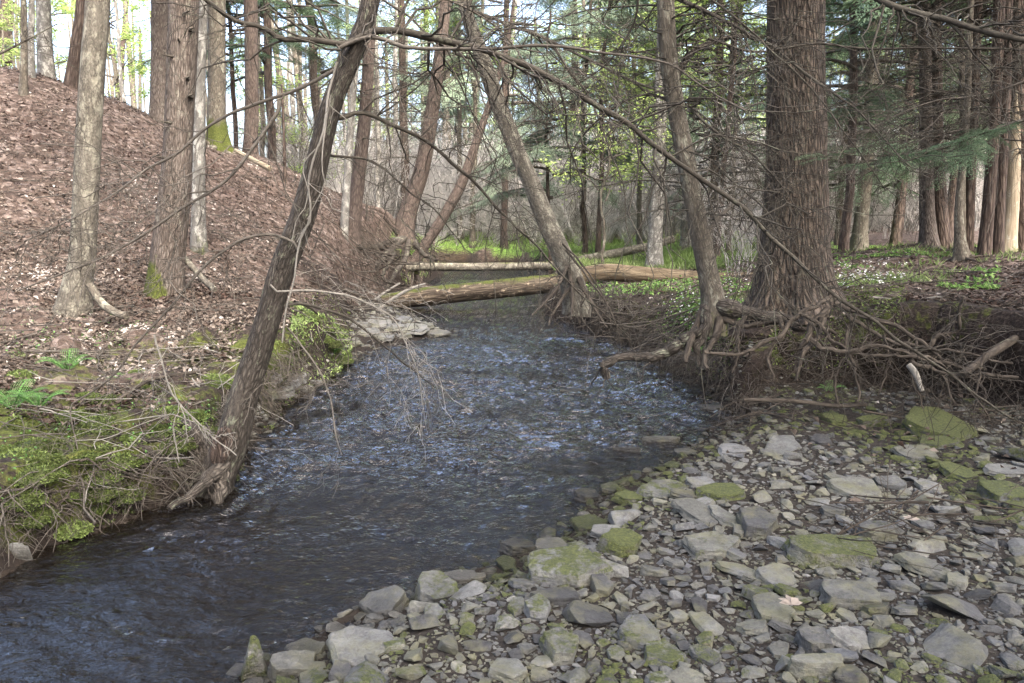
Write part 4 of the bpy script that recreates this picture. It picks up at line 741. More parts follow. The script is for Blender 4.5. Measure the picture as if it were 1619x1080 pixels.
# brush hanging over the cut banks: fine roots and dead stems
def fringe(name, path, n, L, mat, out=.12, droop=.7, rad=(.0015, .005), zr=(.35, 1.0), sag=0.2):
    P = np.array(path); seg = np.linalg.norm(np.diff(P, axis=0), axis=1); c_ = np.concatenate([[0], np.cumsum(seg)]); t_ = RS.rand(n)*c_[-1]; i = np.clip(np.searchsorted(c_, t_)-1, 0, len(P)-2); f = ((t_-c_[i])/seg[i])[:, None]
    B = P[i]*(1-f)+P[i+1]*f; T = nrm(P[i+1]-P[i]); N2 = np.stack([T[:, 1], -T[:, 0]], -1); e = .08
    d1 = sdist(LOW, B[:, 0]+N2[:, 0]*e, B[:, 1]+N2[:, 1]*e); d0 = sdist(LOW, B[:, 0], B[:, 1]); N2 = N2*np.where(d1 > d0, -1, 1)[:, None]     # towards the stream
    s = np.linspace(0, 1, 8); l_ = RS.uniform(L[0], L[1], n); back = B-N2*RS.uniform(.1, .5, n)[:, None]; zt = terrain(back[:, 0], back[:, 1])
    z0 = zt*RS.uniform(zr[0], zr[1], n); tang = RS.randn(n, 1)*.9
    Q = np.zeros((n, 8, 3)); Q[..., :2] = (B-N2*.12)[:, None]+(N2[:, None]*.9*out/.12*.5+T[:, None]*tang[:, None])*(l_[:, None]*s)[..., None]
    Q[..., 2] = z0[:, None]+.02+(l_[:, None]*(sag*s-droop*s**1.6)); Q += np.cumsum(RS.randn(n, 8, 3)*.012, 1); Q[..., 2] = np.maximum(Q[..., 2], .0)
    R = (rad[0]+(rad[1]-rad[0])*RS.rand(n)**2)[:, None]*(1-.6*s); mb = MB(); tubes(mb, Q, R, 4); P2, R2 = offshoots(Q, R, 2, (L[0]*.2, L[1]*.4), (30, 70), .3, 5, .15, .1, 1, .6); tubes(mb, P2, np.maximum(R2, .001), 3)
    return tag(mb.build(name, M[mat]), kind='stuff')
lf = [p for p in left_edge if p[1] < 7.5]
fringe('root_fringe', lf, 420, (.1, .4), 'twig', zr=(.3, .95)); fringe('root_fringe', lf[:9], 260, (.12, .45), 'root', rad=(.002, .008), zr=(.2, .9))
rb = [tuple(onz(x, y)[:2]) for x, y in [(870, 497), (930, 518), (1000, 545), (1070, 598), (1130, 625)]]+bank_foot
fringe('root_fringe', rb, 800, (.15, .6), 'root', zr=(.25, 1.0)); fringe('root_fringe', rb, 420, (.2, .9), 'twig', zr=(.6, 1.1), sag=.5, droop=.9)
# ------------------------------------------------------------------ leaf litter
def scatter_px(n, box, ymax=40):
    """random ground points, even in the picture: cheap inversion by plan sampling weighted by distance"""
    pass
def plan_pts(n, x0, x1, y0, y1, pw=1.6):
    """more points near the camera"""
    out = []
    u_ = RS.rand(n); Yv = (y0**(1-pw)+u_*(y1**(1-pw)-y0**(1-pw)))**(1/(1-pw)); Xv = (x0+(x1-x0)*RS.rand(n))*Yv
    return Xv, Yv
def litter(name, n, cond, size, mat, y=(3, 22), xr=(-.75, .75), lift=.004, tilt=.35, wr=.6, up=0.0, fold=.3, tone=None, pw=1.6, onlip=True):
    Xv, Yv = plan_pts(n, xr[0], xr[1], y[0], y[1], pw); xo, yo, z, d_s, d_l = overhang(Xv, Yv); k = cond(Xv, Yv, z, d_s, d_l); Xv, Yv, xo, yo, z = Xv[k], Yv[k], xo[k], yo[k], z[k]; n = len(z)
    e = .04; sx_ = (terrain(Xv+e, Yv)-z)/e; sy_ = (terrain(Xv, Yv+e)-z)/e; N_ = nrm(np.stack([-sx_, -sy_, np.ones(n)], -1)+RS.randn(n, 3)*tilt); d = RS.randn(n, 3); d = d-(d*N_).sum(-1, keepdims=True)*N_; d = nrm(d)+np.array([0, 0, up])
    s_ = size[0]+(size[1]-size[0])*RS.rand(n)
    mb = MB(); rn = RS.rand(n) if tone is None else np.clip(tone(Xv, Yv, n), 0, 1); diamonds(mb, np.stack([xo, yo, z+lift+RS.rand(n)*lift*2], -1)-nrm(d)*s_[:, None]*.4*(up == 0), d, N_, s_, s_*wr, rnd=rn, fold=fold)
    return tag(mb.build(name, M[mat]), kind='stuff')
nzp = lambda X, Y, s, sc=1.0: fbm(np.stack([X, Y], -1)*sc, 3, s)
lt = lambda X, Y, n: .12+.6*RS.rand(n)**1.2+.5*nzp(X, Y, 7, .9)+.3*nzp(X, Y, 8, 4)+.3*(RS.rand(n) > .93)
litter('leaf_litter', 90000, lambda X, Y, z, s, l: (X < .02*Y)&(l > np.where(Y > 11, .1, .35))&((nzp(X, Y, 91, 1.3)+.3*nzp(X, Y, 92, 5) > -.30)|(RS.rand(len(X)) < .3))&((z > .47)|(RS.rand(len(X)) < .30)), (.022, .064), 'litter', (4.5, 18), (-.85, .1), .008, .38, tone=lt)
litter('leaf_litter', 30000, lambda X, Y, z, s, l: (X > .03*Y)&(l > .5), (.03, .07), 'litter', (5, 18), (.0, .8), .005, .3, tone=lt)
litter('leaf_litter', 500, lambda X, Y, z, s, l: (X > 0)&(l < .2)&(l > -1.6)&(s > .5), (.03, .07), 'litter', (2.2, 6.5), (.1, .8), .03, .5, tone=lt)
# moss
mossc = lambda X, Y, z, s, l: (X < -.12*Y)&(l > -.03)&(l < 2.4)&(z < .60+nzp(X, Y, 33)*.12)&((nzp(X, Y, 35, 2.2)+.4*nzp(X, Y, 93, 7) > .05+.12*(l > .9))|(Y > 6.4)&(l < .9))&(Y < 10)
mt = lambda X, Y, n: .15+.45*RS.rand(n)+.9*nzp(X, Y, 36, 3.0)+.15
litter('moss', 90000, mossc, (.012, .028), 'moss_leaf', (3.2, 10), (-.85, -.05), .004, .5, wr=.5, up=.9, tone=mt, pw=2.0)
litter('moss', 30000, lambda X, Y, z, s, l: (X > 0)&(l > .12)&(l < 1.3)&(nzp(X, Y, 37, 2) > -.15)&(Y > 6.5), (.015, .03), 'moss_leaf', (6, 12), (.08, .5), .004, .5, wr=.5, up=.8, tone=mt)
litter('ground_cover', 15000, lambda X, Y, z, s, l: (l > .22)&(nzp(X, Y, 38, 1.1)+.16-.36*(X > 3) > 0)&~((X > 3.6)&(nzp(X, Y, 39, .6) < .1)), (.03, .06), 'cover', (6.3, 14), (.05, .62), .02, .4, up=.35, pw=1.4)
litter('white_flowers', 1500, lambda X, Y, z, s, l: (l > .35)&(nzp(X, Y, 38, 1.1)+.10 > 0), (.018, .032), 'petal', (6.3, 10), (.07, .5), .06, .4, wr=.8, pw=1.3)
litter('ground_cover', 2600, lambda X, Y, z, s, l: (X < -.15*Y)&(l > .1)&(nzp(X, Y, 41, 1.5) > .12), (.012, .026), 'fern', (3.4, 7), (-.8, -.1), .02, .4, up=.3)
litter('meadow_grass', 30000, lambda X, Y, z, s, l: (l > .1)&(X > -3.4), (.08, .22), 'grass', (15, 34), (-.14, .36), .0, .4, wr=.10, up=1.6, fold=.1, pw=1.4, tone=lambda X, Y, n: .5*RS.rand(n)+.35+.4*nzp(X, Y, 44, .5))
litter('meadow_grass', 5000, lambda X, Y, z, s, l: (l > .3)&(nzp(X, Y, 45, .8) > .05), (.06, .14), 'grass', (8, 16), (.35, .7), .0, .4, wr=.10, up=1.5, fold=.1)
litter('ground_cover', 5200, lambda X, Y, z, s, l: (l > -.02)&(l < 1.1), (.02, .05), 'grass', (6.2, 9.2), (-.295, -.205), .01, .5, up=.6, wr=.35)
# cushions of moss
k_ = 0; mbm = MB(); cc = []
while len(cc) < 66 and k_ < 4000:
    k_ += 1; px, py = (RS.uniform(0, 380), RS.uniform(590, 850)) if k_ % 3 else (RS.uniform(450, 550), RS.uniform(480, 575)); g_ = ground(px, py); z_, s__, l__ = [float(v[0]) for v in terrain(np.array([g_[0]]), np.array([g_[1]]), True)[:3]]
    if l__ < .02 or l__ > 2.2 or z_ > .62 or (280 < px < 430 and py > 690) or fbm(np.array([[g_[0]*1.1, g_[1]*1.1]]), 3, 35)[0] < -.12: continue
    cc.append((g_, RS.uniform(.03, .13)))
C_ = []; D_ = []; Nn = []; Rn = []
for g_, r_ in cc:
    th = np.linspace(0, 6.283, 20, endpoint=False); ph = np.linspace(0, 1.5, 7); V_ = np.array([[r_*math.sin(p_+.08)*math.cos(a_), r_*math.sin(p_+.08)*math.sin(a_), r_*.48*math.cos(p_)] for p_ in ph for a_ in th]); V_ = V_*(1+.35*fbm(V_*7+g_, 3, 8))[:, None]
    a = np.arange(140).reshape(7, 20); F_ = np.stack([a[:-1], np.roll(a, -1, 1)[:-1], np.roll(a, -1, 1)[1:], a[1:]], -1).reshape(-1, 4); mbm.add(V_+g_-[0, 0, r_*.08], F_[:, ::-1], 0, rnd=.2)
    q_ = 900; u1 = np.arccos(1-RS.rand(q_)*.95); u2 = RS.rand(q_)*6.283; v_ = np.stack([np.sin(u1)*np.cos(u2), np.sin(u1)*np.sin(u2), np.cos(u1)*.48], -1)*r_; v_ = v_*(1+.35*fbm(v_*7+g_, 3, 8))[:, None]
    C_.append(v_+g_-[0, 0, r_*.08]); n_ = nrm(v_+[0, 0, .02]); D_.append(n_+RS.randn(q_, 3)*.6); Nn.append(n_+RS.randn(q_, 3)*.5); Rn.append(np.clip(RS.rand()*.55+.45*RS.rand(q_)+.15, 0, 1))
diamonds(mbm, np.concatenate(C_), np.concatenate(D_), np.concatenate(Nn), RS.uniform(.010, .022, 900*len(cc)), .009, 0, rnd=np.concatenate(Rn)); tag(mbm.build('moss', M['moss_leaf']), kind='stuff')
# ferns
def fern(label, px, py, n, L, group='ferns on the left bank'):
    b = ground(px, py); root = empty('fern', b, label, 'fern', group)
    for k in range(n):
        a_ = 6.283*k/n+RS.uniform(-.3, .3); l_ = L*RS.uniform(.7, 1.1); s = np.linspace(0, 1, 22); h = np.array([math.cos(a_), math.sin(a_), 0]); P = h*(l_*s*.85)[:, None]; P[:, 2] = l_*(1.15*s-.75*s*s)
        mb = MB(); tubes(mb, P, .003*(1-.8*s), 4, 0); T = nrm(np.gradient(P, axis=0)); sd_ = np.cross(T, [0, 0, 1.]); C = []; Dv = []; LL = []
        for j in range(3, 22):
            for sg in (-1, 1):
                w_ = l_*.24*math.sin(math.pi*min(1, (s[j]*.85+.12)))**.7
                for m_ in range(5):
                    base = P[j]+sd_[j]*sg*w_*m_/5; 
                    for s2 in (-1, 1): C.append(base); Dv.append(sd_[j]*sg*.8+T[j]*s2*.9+[0, 0, -.1]); LL.append(w_*.20*(1-m_*.13))
        diamonds(mb, np.array(C), np.array(Dv), np.tile([0, 0, 1.], (len(C), 1))+RS.randn(len(C), 3)*.15, np.array(LL), np.array(LL)*.5, 1); mb.build('frond', [M['fern'], M['fern']], root)
    return root
fern('upright pale green fern at the top edge of the moss near the leaf litter', 108, 592, 6, .30); fern('low spreading fern at the left edge above the moss', 22, 652, 7, .34); fern('small fern right of the spreading one, on the left bank', 62, 648, 6, .26); fern('little dark green fern between the upright fern and the twig pile', 205, 610, 5, .16)
fern('small fern at the edge of the bright mossy bank behind the leaning tree', 480, 545, 6, .16); fern('small bright fern hanging on the point of the mossy bank behind the leaning tree', 528, 562, 6, .16); fern('bright green fern tuft at the foot of the right bank', 1310, 622, 6, .18, 'ferns on the right bank')
# ------------------------------------------------------------------ stones
def stone_tmpls(n, pts, bev):
    out = []
    for k in range(n):
        r = np.random.RandomState(100+k+pts); bm = bmesh.new(); q_ = r.uniform(-1, 1, (pts, 3))
        q_ = q_/np.maximum(np.abs(q_).max(1, keepdims=True), (np.abs(q_)**3).sum(1, keepdims=True)**(1/3)*1.0)*r.uniform(.75, 1, (pts, 1)); q_[:, 2] = np.clip(q_[:, 2]*1.2, -.8, .8)
        vs_ = [bm.verts.new(p) for p in q_]; bmesh.ops.convex_hull(bm, input=vs_); bmesh.ops.delete(bm, geom=[v for v in bm.verts if not v.link_faces], context='VERTS')
        bmesh.ops.dissolve_limit(bm, angle_limit=math.radians(22), verts=bm.verts, edges=bm.edges)
        if bev: bmesh.ops.bevel(bm, geom=list(bm.edges), offset=.085, segments=2, affect='EDGES', profile=.6, clamp_overlap=True)
        bmesh.ops.triangulate(bm, faces=bm.faces)
        if bev:
            bmesh.ops.subdivide_edges(bm, edges=[e for e in bm.edges if e.calc_length() > .35], cuts=2, use_grid_fill=False); bmesh.ops.triangulate(bm, faces=bm.faces)
        V = np.array([v.co[:] for v in bm.verts]); V = V+nrm(V)*(fbm(V*2.2, 3, k)*.10 if bev else 0)[..., None] if bev else V; F = np.array([[v.index for v in f.verts] for f in bm.faces]) if (bm.verts.index_update() or True) else 0
        out.append((V, F)); bm.free()
    return out
def slab_tmpls(n):
    out = []
    for k in range(n):
        r = np.random.RandomState(400+k); bm = bmesh.new(); m_ = 5+k % 3; an = np.sort(np.linspace(0, 6.283, m_, endpoint=False)+r.uniform(-.3, .3, m_)); P = []
        for zz_ in (-.75, .75):
            for a_ in an: q_ = np.array([math.cos(a_), math.sin(a_)]); q_ = q_/np.abs(q_).max()**.6*(1-.10*(zz_ > 0))*r.uniform(.9, 1.02); P.append((q_[0], q_[1], zz_*r.uniform(.85, 1)))
        vs_ = [bm.verts.new(p) for p in P]; bmesh.ops.convex_hull(bm, input=vs_); bmesh.ops.dissolve_limit(bm, angle_limit=math.radians(14), verts=bm.verts, edges=bm.edges)
        bmesh.ops.bevel(bm, geom=list(bm.edges), offset=.09, segments=3, affect='EDGES', profile=.6, clamp_overlap=True); bmesh.ops.triangulate(bm, faces=bm.faces)
        for _ in range(2): bmesh.ops.subdivide_edges(bm, edges=[e for e in bm.edges if e.calc_length() > .22], cuts=1); bmesh.ops.triangulate(bm, faces=bm.faces)
        V = np.array([v.co[:] for v in bm.verts]); bm.verts.index_update(); V = V+nrm(V)*(fbm(V*1.7+k, 4, k)*.16+fbm(V*6+k, 2, k)*.035)[:, None]; F = np.array([[v.index for v in f.verts] for f in bm.faces]); out.append((V, F)); bm.free()
    return out
ST_B = slab_tmpls(9)
ST_H = stone_tmpls(16, 13, True); ST_L = stone_tmpls(14, 11, False)
def stone_mat3(L, W, H, rz, tx, ty):
    return (rotz(np.array(rz))@rotx(np.array(tx))@roty(np.array(ty)))@np.diag([L/2, W/2, H/2])
placed = []   # x,y,r,z
def one_stone(label, px, py, wpx, hpx, H, rnd, moss=0, rz=0, tx=0, ty=0, name='stone', tm=None, z=None, zoff=.35, cat='stone', group=None, lenm=None):
    """wpx: width in px; hpx: apparent depth of the top in px"""
    g_ = ground(px, py) if z is None else onz(px, py, z); dist = float(np.dot(g_-CAMP, FWD)); L = wpx/FPX*dist
    el = math.atan2(CAM_H-g_[2], np.hypot(g_[0], g_[1])); W = max(.03, (hpx/FPX*dist-H*math.cos(el)*.6)/math.sin(el)) if lenm is None else lenm
    V, F = (ST_B[RS.randint(len(ST_B))] if tm is None else ST_H[tm]); A_ = stone_mat3(L*1.08, W*1.08, H*1.15, rz, tx, ty); c_ = np.array([g_[0], g_[1], g_[2]+H*zoff])
    mb = MB(); mb.add(V@A_.T, F, 0, rnd=rnd, moss=moss); o = mb.build(name, M['stone'], smooth=False); o.location = tuple(c_); placed.append((g_[0], g_[1], max(L, W)/2, min(L, W)/2)); return tag(o, label, cat, group)
HERO = [('big pale slab with a mossy green middle beside the water', 900, 912, 138, 62, .13, .97, .62, 0, .12, -.05), ('long pale mossy block in the middle of the gravel', 1315, 885, 152, 48, .12, .88, .72, -.1, .1, .03),
 ('rounded dark grey stone at the water edge, left of the greenish one', 607, 966, 78, 48, .10, .55, 0, .2, .1, -.2), ('greenish pointed stone at the water edge', 690, 946, 66, 52, .12, .68, .45, .3, .2, .1),
 ('large square mossy boulder at the foot of the right bank', 1482, 682, 92, 50, .13, .68, .95, 0, .1, 0), ('clean light grey flat slate tilted on the gravel below the root bank', 1237, 710, 54, 32, .035, .88, 0, -.5, .12, .05),
 ('dark grey angular slate in mid gravel', 1106, 818, 60, 42, .06, .45, 0, .5, .15, .1), ('dark cracked block with a flat top right of the angular slate', 1200, 838, 66, 44, .11, .2, .05, -.1, .1, .05),
 ('low mossy green stone right of the pale slabs near the water', 1140, 785, 76, 28, .08, .6, 1.0, 0, .08, 0), ('small dark block capped with bright moss', 982, 870, 72, 42, .11, .4, .9, .1, .1, .1),
 ('pale square stone in front of the long mossy block', 1228, 919, 60, 38, .06, .90, 0, -.3, .15, .1), ('broad pale flat rock at the bottom left of the gravel', 570, 1035, 118, 62, .08, .9, .05, -.2, .1, .05),
 ('bluish grey stone at the bottom edge of the picture by the water', 462, 1066, 78, 44, .09, .84, 0, .1, .1, .1), ('broad buff slab behind the square stones', 1130, 868, 100, 36, .07, .72, .3, .15, .08, .0),
 ('small bright mossy stone below the root bank', 1322, 667, 42, 20, .06, .6, 1.1, 0, .05, 0), ('light oval stone left of the mossy green stone', 1108, 767, 46, 17, .05, .95, 0, .15, .1, 0),
 ('light grey long stone beside the mid gravel slabs', 1352, 778, 78, 34, .07, .82, .0, -.35, .1, .05), ('pale yellowish slab on the far gravel', 1447, 722, 68, 24, .05, .72, .3, -.1, .08, 0),
 ('flat mossy stone right of the pale yellowish slab', 1512, 752, 42, 26, .06, .65, .95, .1, .1, 0), ('grey flat slab at the far right of the gravel', 1590, 748, 66, 18, .04, .86, 0, -.1, .05, 0),
 ('mossy rock at the far right below the dark stick', 1590, 790, 70, 34, .1, .6, .8, 0, .1, 0), ('large smooth grey stone cut by the bottom edge', 1290, 1066, 96, 34, .1, .84, 0, 0, .1, 0),
 ('white angular stone pointing up near the bottom right', 1345, 1018, 70, 34, .05, 1.0, 0, -.2, .2, .25), ('dark square stone in the lower right gravel', 1287, 1023, 54, 40, .08, .3, 0, 0, .1, .05),
 ('pale buff stone on top of the broad pale rock', 1160, 715, 50, 18, .05, .92, 0, .1, .05, 0), ('grey brown slab with faint moss at centre bottom', 1010, 1010, 62, 54, .07, .6, .4, .2, .12, 0),
 ('greenish rounded stone left of the grey brown slab', 890, 1036, 66, 52, .09, .7, .5, .3, .1, .1), ('yellow green rounded stone below the big pale slab', 852, 972, 44, 42, .08, .97, .5, .3, .1, 0),
 ('dark flat stone beneath the big pale slab', 880, 952, 80, 28, .07, .1, 0, 0, .1, 0), ('long grey block in the lower right gravel', 1345, 955, 92, 42, .09, .5, .2, -.15, .1, 0),
 ('tan mossy slab right of the long mossy block', 1462, 905, 56, 48, .06, .72, .35, .6, .1, .1), ('blue grey stone above the long grey block', 1385, 848, 60, 30, .08, .55, .3, -.1, .1, 0),
 ('flat grey stone left of the dark cracked block', 1145, 822, 34, 36, .04, .84, 0, .4, .1, .1), ('large dull boulder slab at centre right bottom', 1225, 972, 66, 50, .06, .45, .15, 0, .1, 0),
 ('mossy broad slab left of the mossy green stone', 1050, 780, 84, 30, .06, .7, .5, 0, .08, 0), ('brown mossy stone at the water edge', 965, 778, 32, 20, .06, .4, .6, 0, .1, 0), ('dark wet rock at the point of the gravel', 928, 790, 40, 22, .08, .05, 0, 0, .1, .1),
 ('pale flat rock along the water left of the big slab', 875, 868, 60, 24, .04, .9, 0, -.1, .1, 0), ('pale triangular stone near the water', 730, 917, 60, 22, .05, .9, 0, .1, .1, .1)]
for k, (lb, px, py, w_, h_, H, rn, ms, rz, tx, ty) in enumerate(HERO): one_stone(lb, px, py, w_, h_, H*.75, rn-.06, ms, rz, tx, ty)
o_ = one_stone('upright yellow green pointed rock at the bottom edge in the water', 404, 1068, 44, 60, .22, .97, .85, .3, .1, .1, z=.0, zoff=.25, lenm=.07)
for v_ in o_.data.vertices:
    f_ = 1-.85*min(1, max(0, (v_.co.z+.06)/.19)); v_.co.x *= f_; v_.co.y *= f_
FL = [('flat dark wet rock breaking the riffle in mid stream', 905, 622, 44, 12, .07, .1, 0), ('bluish wet slab lying in the shallows by the right bank', 1122, 648, 48, 15, .07, .55, 0), ('dark low rock in the riffle by the lower gravel point', 990, 716, 50, 12, .08, .05, .0), ('small dark rock in the riffle below the bank', 995, 660, 26, 9, .07, .05, 0),
      ('wet dark rock beside the gravel point', 1045, 702, 62, 18, .1, .35, .35), ('grey wet rock next to the gravel point', 1085, 722, 40, 20, .08, .5, .1), ('pale rock poking out under the left bank at the left edge', 22, 885, 62, 34, .16, .95, 0)]
for lb, px, py, w_, h_, H, rn, ms in FL: one_stone(lb, px, py, w_, h_, H, rn, ms, z=0.0, zoff=.1)
LB = [(458, 612, 34, 20, .9), (432, 606, 26, 14, .95), (475, 606, 26, 16, .85), (445, 628, 40, 18, .8), (480, 622, 34, 12, .97), (425, 632, 28, 14, .5), (500, 612, 22, 10, .9), (600, 512, 44, 12, .97), (640, 508, 30, 9, .9), (655, 522, 46, 12, .95), (690, 529, 50, 9, .97), (625, 520, 34, 9, .86), (585, 528, 36, 10, .8), (672, 518, 28, 9, .7), (610, 535, 32, 10, .84), (705, 519, 22, 7, .95), (560, 545, 26, 9, .7), (640, 534, 24, 7, .9), (570, 516, 26, 8, .93), (720, 535, 24, 6, .9)]
LN2 = ['pale slab with a rounded end in the middle of the far left gravel bar', 'small pale slab behind the front row of the far left gravel bar', 'broad pale slab in front of the small one on the far left gravel bar', 'pale slab at the water end of the far left gravel bar', 'grey slab between two pale ones on the far left gravel bar', 'grey slab at the bank end of the far left gravel bar', 'small olive slab touching the broad pale slab on the far left gravel bar', 'grey slab nearest the viewer on the far left gravel bar', 'thin slab farthest right at the back of the far left gravel bar', 'lone grey slab toward the mossy point from the far left gravel bar', 'front right small slab of the far left gravel bar, half in water', 'back left small slab of the far left gravel bar', 'lowest wet slab at the tip of the far left gravel bar']
LN = ['pale flat rock nearest behind the leaning tree', 'small pale rock left of the flat rock behind the leaning tree', 'pale pointed rock right of the flat rock behind the leaning tree', 'low grey rock in front of the pale rocks behind the leaning tree', 'thin white slab at the water behind the leaning tree', 'dark small rock close to the leaning trunk', 'small rock at the right end of the rock cluster behind the leaning tree']
for k, (px, py, w_, h_, rn) in enumerate(LB):
    lb = LN[k] if k < 7 else LN2[k-7]
    one_stone(lb, px, py, w_, h_, .05 if k > 6 else .08, rn, 0, RS.uniform(-.5, .5), .08, .05, zoff=.35, group='slabs on the far left gravel bar' if k > 6 else 'rocks behind the leaning tree')
NH = len(placed)
# random stones: dart throwing on the bar
def on_bar(x, y):
    z, s_, l_ = terrain(x, y, True)[:3]; return (s_ > -.28)&(l_ < .30)&(x > -.16*y-.6+0*x), z, s_, l_
cand = []; PX = np.array(placed); px_, py_, pr_ = list(PX[:, 0]), list(PX[:, 1]), list(PX[:, 3]*.8)
ARR = np.zeros((16000, 3)); cnt = len(px_); ARR[:cnt] = np.stack([px_, py_, pr_], -1)
def throw(n, rlo, rhi, tries, ov_, y0=1.9, y1=7.5, pw=2.2, xr=(-.55, .78)):
    global cnt
    Xv, Yv = plan_pts(tries, xr[0], xr[1], y0, y1, pw); k, z, s_, l_ = on_bar(Xv, Yv); k &= RS.rand(tries) < np.where(s_ < 0, .5, 1); Xv, Yv = Xv[k], Yv[k]; Rv = rlo+(rhi-rlo)*RS.rand(len(Xv))**1.5; c0 = cnt
    for x, y, r in zip(Xv, Yv, Rv):
        if cnt-c0 >= n: break
        A_ = ARR[:cnt]; 
        if ((A_[:, 0]-x)**2+(A_[:, 1]-y)**2 < (ov_*(A_[:, 2]+r))**2).any(): continue
        ARR[cnt] = (x, y, r); cnt += 1
throw(16, .09, .14, 600, .84); throw(95, .055, .095, 2200, .84); throw(640, .032, .06, 5000, .84); throw(2300, .018, .034, 14000, .82); throw(7000, .009, .018, 42000, .78, pw=2.6); throw(3500, .005, .009, 20000, .7, y1=4.6, pw=2.8)
S = ARR[NH:cnt]; n = len(S); zz, s_, l_ = terrain(S[:, 0], S[:, 1], True)[:3]; dist = np.hypot(S[:, 0], S[:, 1])
order = np.argsort(-(S[:, 2]/np.hypot(dist, CAM_H))); inview = np.abs(S[:, 0]) < .66*S[:, 1]+.0
order = [i for i in order if inview[i]] + [i for i in range(n) if not inview[i]]
NI = 300-NH-2; rz = RS.rand(n)*6.28; tx = RS.randn(n)*.14; ty = RS.randn(n)*.14; asp = RS.uniform(.55, .95, n); hh = RS.uniform(.16, .50, n); rnd = RS.rand(n); fx = RS.rand(n)
mo = np.clip(fbm(S[:, :2]*1.6, 3, 5)*1.6+.12+.25*RS.randn(n)+.12*(S[:, 1] > 3.5), 0, .95)
rnd = np.clip(rnd+.25*fbm(S[:, :2]*1.2, 2, 15), 0, 1)
def word(v, opts): return opts[min(len(opts)-1, int(v*len(opts)))]
LAND = [(onz(h[1], h[2], .15), s) for h, s in zip(HERO, ['the big pale slab with a mossy middle', 'the long pale mossy block', 'the rounded dark grey water-edge stone', 'the greenish pointed stone', 'the large square mossy boulder', 'the light grey flat slate', 'the dark grey angular slate', 'the dark cracked block', 'the low mossy green stone', 'the moss-capped dark block', 'the pale square stone', 'the broad pale flat rock', 'the bluish stone at the bottom edge', 'the broad buff slab', 'the small bright mossy stone', 'the light oval stone', 'the light grey long stone', 'the pale yellowish slab', 'the flat mossy stone on the far gravel', 'the grey slab at far right', 'the mossy rock at far right', 'the smooth stone at the bottom edge', 'the white angular stone', 'the dark square stone', 'the buff far stone', 'the grey brown slab', 'the greenish rounded stone', 'the yellow green rounded stone', 'the dark flat stone', 'the long grey block', 'the tan mossy slab', 'the blue grey stone', 'the flat grey stone', 'the dull boulder slab', 'the mossy broad slab', 'the brown mossy water-edge stone', 'the dark wet rock', 'the pale waterside rock', 'the pale triangular stone'])]
used = {}
def stone_label(x, y, r, rn, ms, asp_):
    size = word((r-.03)/.07, ['small', 'medium', 'large']); col = 'mossy' if ms > .45 else word(rn, ['dark charcoal', 'dull grey', 'olive grey', 'blue grey', 'buff', 'light grey', 'pale tan']); shp = word((asp_-.55)/.4, ['long', 'angular', 'blocky'])
    c_ = sorted(LAND, key=lambda t_: (t_[0][0]-x)**2+(t_[0][1]-y)**2)
    for (q_, s__) in c_[:6]:
        dx, dy = x-q_[0], y-q_[1]; rel = ('right of' if dx > 0 else 'left of') if abs(dx) > abs(dy) else ('behind' if dy > 0 else 'in front of'); near = 'just ' if math.hypot(dx, dy) < .35 else ''
        l__ = f'{size} {col} {shp} stone {near}{rel} {s__}'
        if len(l__.split()) > 16: continue
        if l__ not in used: used[l__] = 1; return l__
    return None
ind = 0; rest = []
for i in order:
    x, y, r = S[i]; d_ = ST_H if ind < NI else None
    if d_ is None: rest.append(i); continue
    lb = stone_label(x, y, r, rnd[i], mo[i], asp[i])
    if lb is None: rest.append(i); continue
    V, F = (ST_H[i % len(ST_H)] if i % 3 else ST_B[i % len(ST_B)]); A_ = stone_mat3(2*r*1.15, 2*r*asp[i]*1.15, 2*r*hh[i], rz[i], tx[i], ty[i]); mb = MB(); mb.add(V@A_.T, F, 0, rnd=rnd[i], moss=mo[i]); o = mb.build('stone', M['stone'], smooth=False)
    o.location = (x, y, zz[i]+r*hh[i]*.3+.004); tag(o, lb, 'stone', 'stones lying on the gravel bar'); ind += 1
rest = np.array(rest); mb = MB()
for k in range(len(ST_L)):
    ii = rest[rest % len(ST_L) == k]; A_ = np.array([stone_mat3(2*S[i, 2]*1.2, 2*S[i, 2]*asp[i]*1.2, 2*S[i, 2]*max(.4, hh[i]), rz[i], tx[i], ty[i]) for i in ii]); T_ = np.stack([S[ii, 0], S[ii, 1], zz[ii]+S[ii, 2]*hh[ii]*.4], -1)
    hi = S[ii, 2] > .03
    for sel, tmp in ((hi, ST_H[k % len(ST_H)]), (~hi, ST_L[k])):
        if sel.any(): V, F = inst((tmp[0], tmp[1], {}), A_[sel], T_[sel]); mb.add(V, F, 0, rnd=np.repeat(rnd[ii][sel], len(tmp[0])), moss=np.repeat(mo[ii][sel], len(tmp[0])))
tag(mb.build('gravel', M['stone'], smooth=False), kind='stuff')
